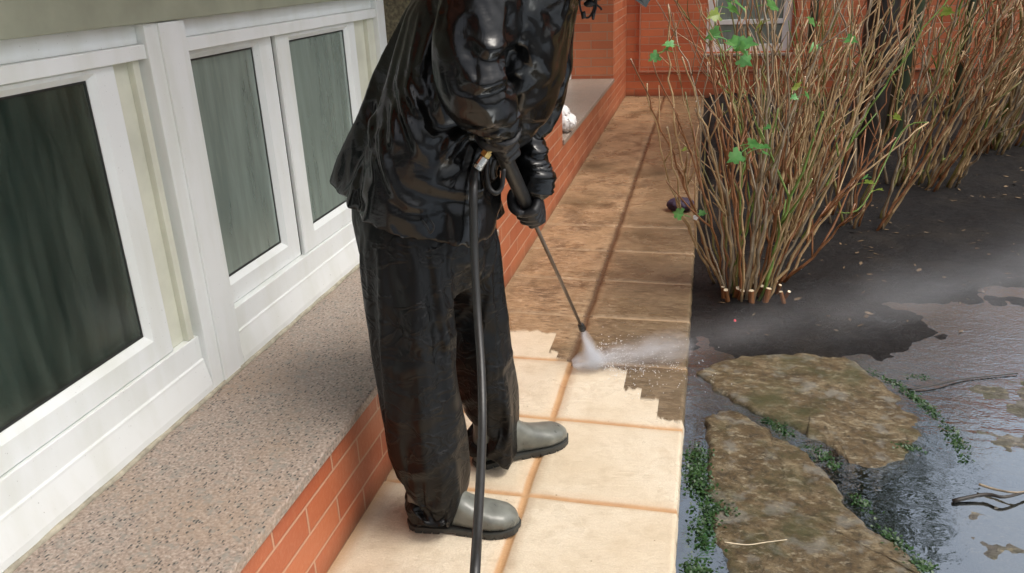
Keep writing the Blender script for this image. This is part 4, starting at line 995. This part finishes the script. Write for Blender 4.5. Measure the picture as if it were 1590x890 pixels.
# purple scrap and blossom at the path edge
mb = MB(); c = at(1057, 322, 2, .02); mb.ball(c, (.075, .055, .035), None, 20, 12); me = union(mb, .004, 2)
for v in me.vertices: v.co += v.normal*(.008*(1-2*abs(noise.noise(v.co*30))))
o = link('cloth_scrap', me, plain('purple_cloth', (.030, .018, .045), .7, bumps=.4), None, True); o.location.z = -.003-min(v.co.z for v in me.vertices)
tag(o, 'dark purple crumpled scrap at the path edge beside the nearest bush', 'scrap')
mb = MB(); c = at(1080, 338, 1, 1.5)
for k in range(5):
    a = k*1.256; mb.ball(c+Vector((math.cos(a)*.006, 0, math.sin(a)*.006)), (.006, .003, .006))
mb.build('blossom', M['plastic_bag'], B1, True)
mb = MB(); c = at(1141, 498, 2, gz(.24, 1.3)+.006); mb.ball(c, (.006, .014, .004)); tag(mb.build('petal', plain('red_petal', (.55, .06, .08), .4), smooth=True), 'small red petal on the black soil below the nearest bush', 'petal')

# ------------------------------------------------------------------ spray
def vol(name, dens, col, aniso=.35):
    m_ = bpy.data.materials.new(name); m_.use_nodes = True; t = m_.node_tree; t.nodes.remove(t.nodes['Principled BSDF']); return m_, t
def plume(name, p0, p1, r_0, r_1, dens, label, ns=5.0, fall=1.0, flat=1.0):
    p0 = Vector(p0); p1 = Vector(p1); L = (p1-p0).length; X = (p1-p0).normalized(); Y = Vector((0, 0, 1)).cross(X).normalized(); Z = X.cross(Y)
    mb = MB(); rings = []
    for i in range(13):
        t_ = i/12; r_ = lerp(r_0, r_1, t_)*(math.sin(min(1, (1-t_)*4)*math.pi/2)*.98+.02)*(math.sin(min(1, t_*8+.25)*math.pi/2))
        rings.append([Vector((t_*L, math.cos(2*math.pi*k/20)*r_, math.sin(2*math.pi*k/20)*r_*flat)) for k in range(20)])
    mb.rings(rings)
    nt_ = NT(name+'_mist'); t = nt_.t; t.nodes.remove(nt_.b)
    x, y, z = nt_.sep(nt_.co())
    tt = nt_.math('DIVIDE', x, L); rr = nt_.math('MULTIPLY_ADD', tt, r_1-r_0, r_0)
    rad_ = nt_.math('DIVIDE', nt_.math('SQRT', nt_.math('ADD', nt_.math('MULTIPLY', y, y), nt_.math('MULTIPLY', nt_.math('DIVIDE', z, flat), nt_.math('DIVIDE', z, flat)))), rr)
    soft = nt_.ramp(rad_, [(0, 1), (.35, .55), (.7, .15), (1, 0)])
    ln = nt_.ramp(tt, [(0, 1), (.25, .6*fall), (.75, .42*fall), (1, 0)])
    nz = nt_.noise(nt_.co(scale=(.6, 1.6, 1.6)), ns, 4, .6, .5); nz = nt_.ramp(nz, [(.36, .15), (.66, 1)])
    d = nt_.math('MULTIPLY', nt_.math('MULTIPLY', soft, ln), nt_.math('MULTIPLY', nz, dens))
    pv = nt_.n('VolumePrincipled'); pv.inputs['Color'].default_value = (.93, .96, 1, 1); pv.inputs['Anisotropy'].default_value = .2; nt_.put(pv.inputs['Density'], d)
    nt_.put(nt_.out.inputs['Volume'], pv.outputs[0])
    o = mb.build(name, nt_.m)
    mm = Matrix((X, Y, Z)).transposed().to_4x4(); mm.translation = p0; o.matrix_world = mm
    tag(o, label, 'water spray', kind='stuff'); return o
HIT = Vector((-.305, .745, .012))
plume('water_jet', NOZ, HIT+Vector((.01, -.03, .0)), .012, .060, 260, 'white jet of water leaving the nozzle and hitting the tiles', 30)
plume('splash', HIT+Vector((-.08, -.03, .02)), HIT+Vector((.34, .12, .06)), .05, .11, 80, 'white splash where the jet hits the tiles', 20, .6, .7)
plume('spray_mist', HIT+Vector((.0, .0, .03)), Vector((2.1, 2.0, .16)), .10, .62, 3.0, 'thin mist drifting from the jet across the garden to the right', 4.5, .8, .42)

mb = MB(); rnd = random.Random(8)
for k in range(700):
    r_ = abs(rnd.gauss(0, .10)); a = rnd.uniform(-1.3, 1.6); h_ = abs(rnd.gauss(0, .045))*max(.2, 1-r_*2)
    p = HIT+Vector((math.cos(a)*r_*2.0, math.sin(a)*r_, h_)); mb.ball(p, rnd.uniform(.0007, .0018), nu=5, nv=3)
tag(mb.build('droplets', M['drop'], smooth=True), 'tiny white water droplets thrown up around the splash', 'droplets', kind='stuff')

mb = MB(); rnd = random.Random(21)
for k in range(900):
    x = rnd.uniform(.05, 2.9); y = rnd.uniform(1.1, 5.2); s_ = rnd.uniform(.006, .022); a = rnd.uniform(0, 6.28)
    if noise.noise(Vector((x*3, y*3, 4))) < -.1: continue
    u = Vector((math.cos(a), math.sin(a), rnd.uniform(-.3, .3)))*s_; v = Vector((-math.sin(a), math.cos(a), rnd.uniform(-.4, .4)))*s_*rnd.uniform(.12, .5); c = Vector((x, y, gz(x, y)+.004))
    mb.add([c-u, c-u*.2+v, c+u*.5+v*.8, c+u, c+u*.3-v], [(0, 1, 2, 3, 4)])
tag(mb.build('leaf_litter', bark('dead_leaf', (.05, .03, .015), (.26, .18, .10))), 'small dead leaves and bark bits scattered on the black soil', 'leaf litter', kind='stuff')
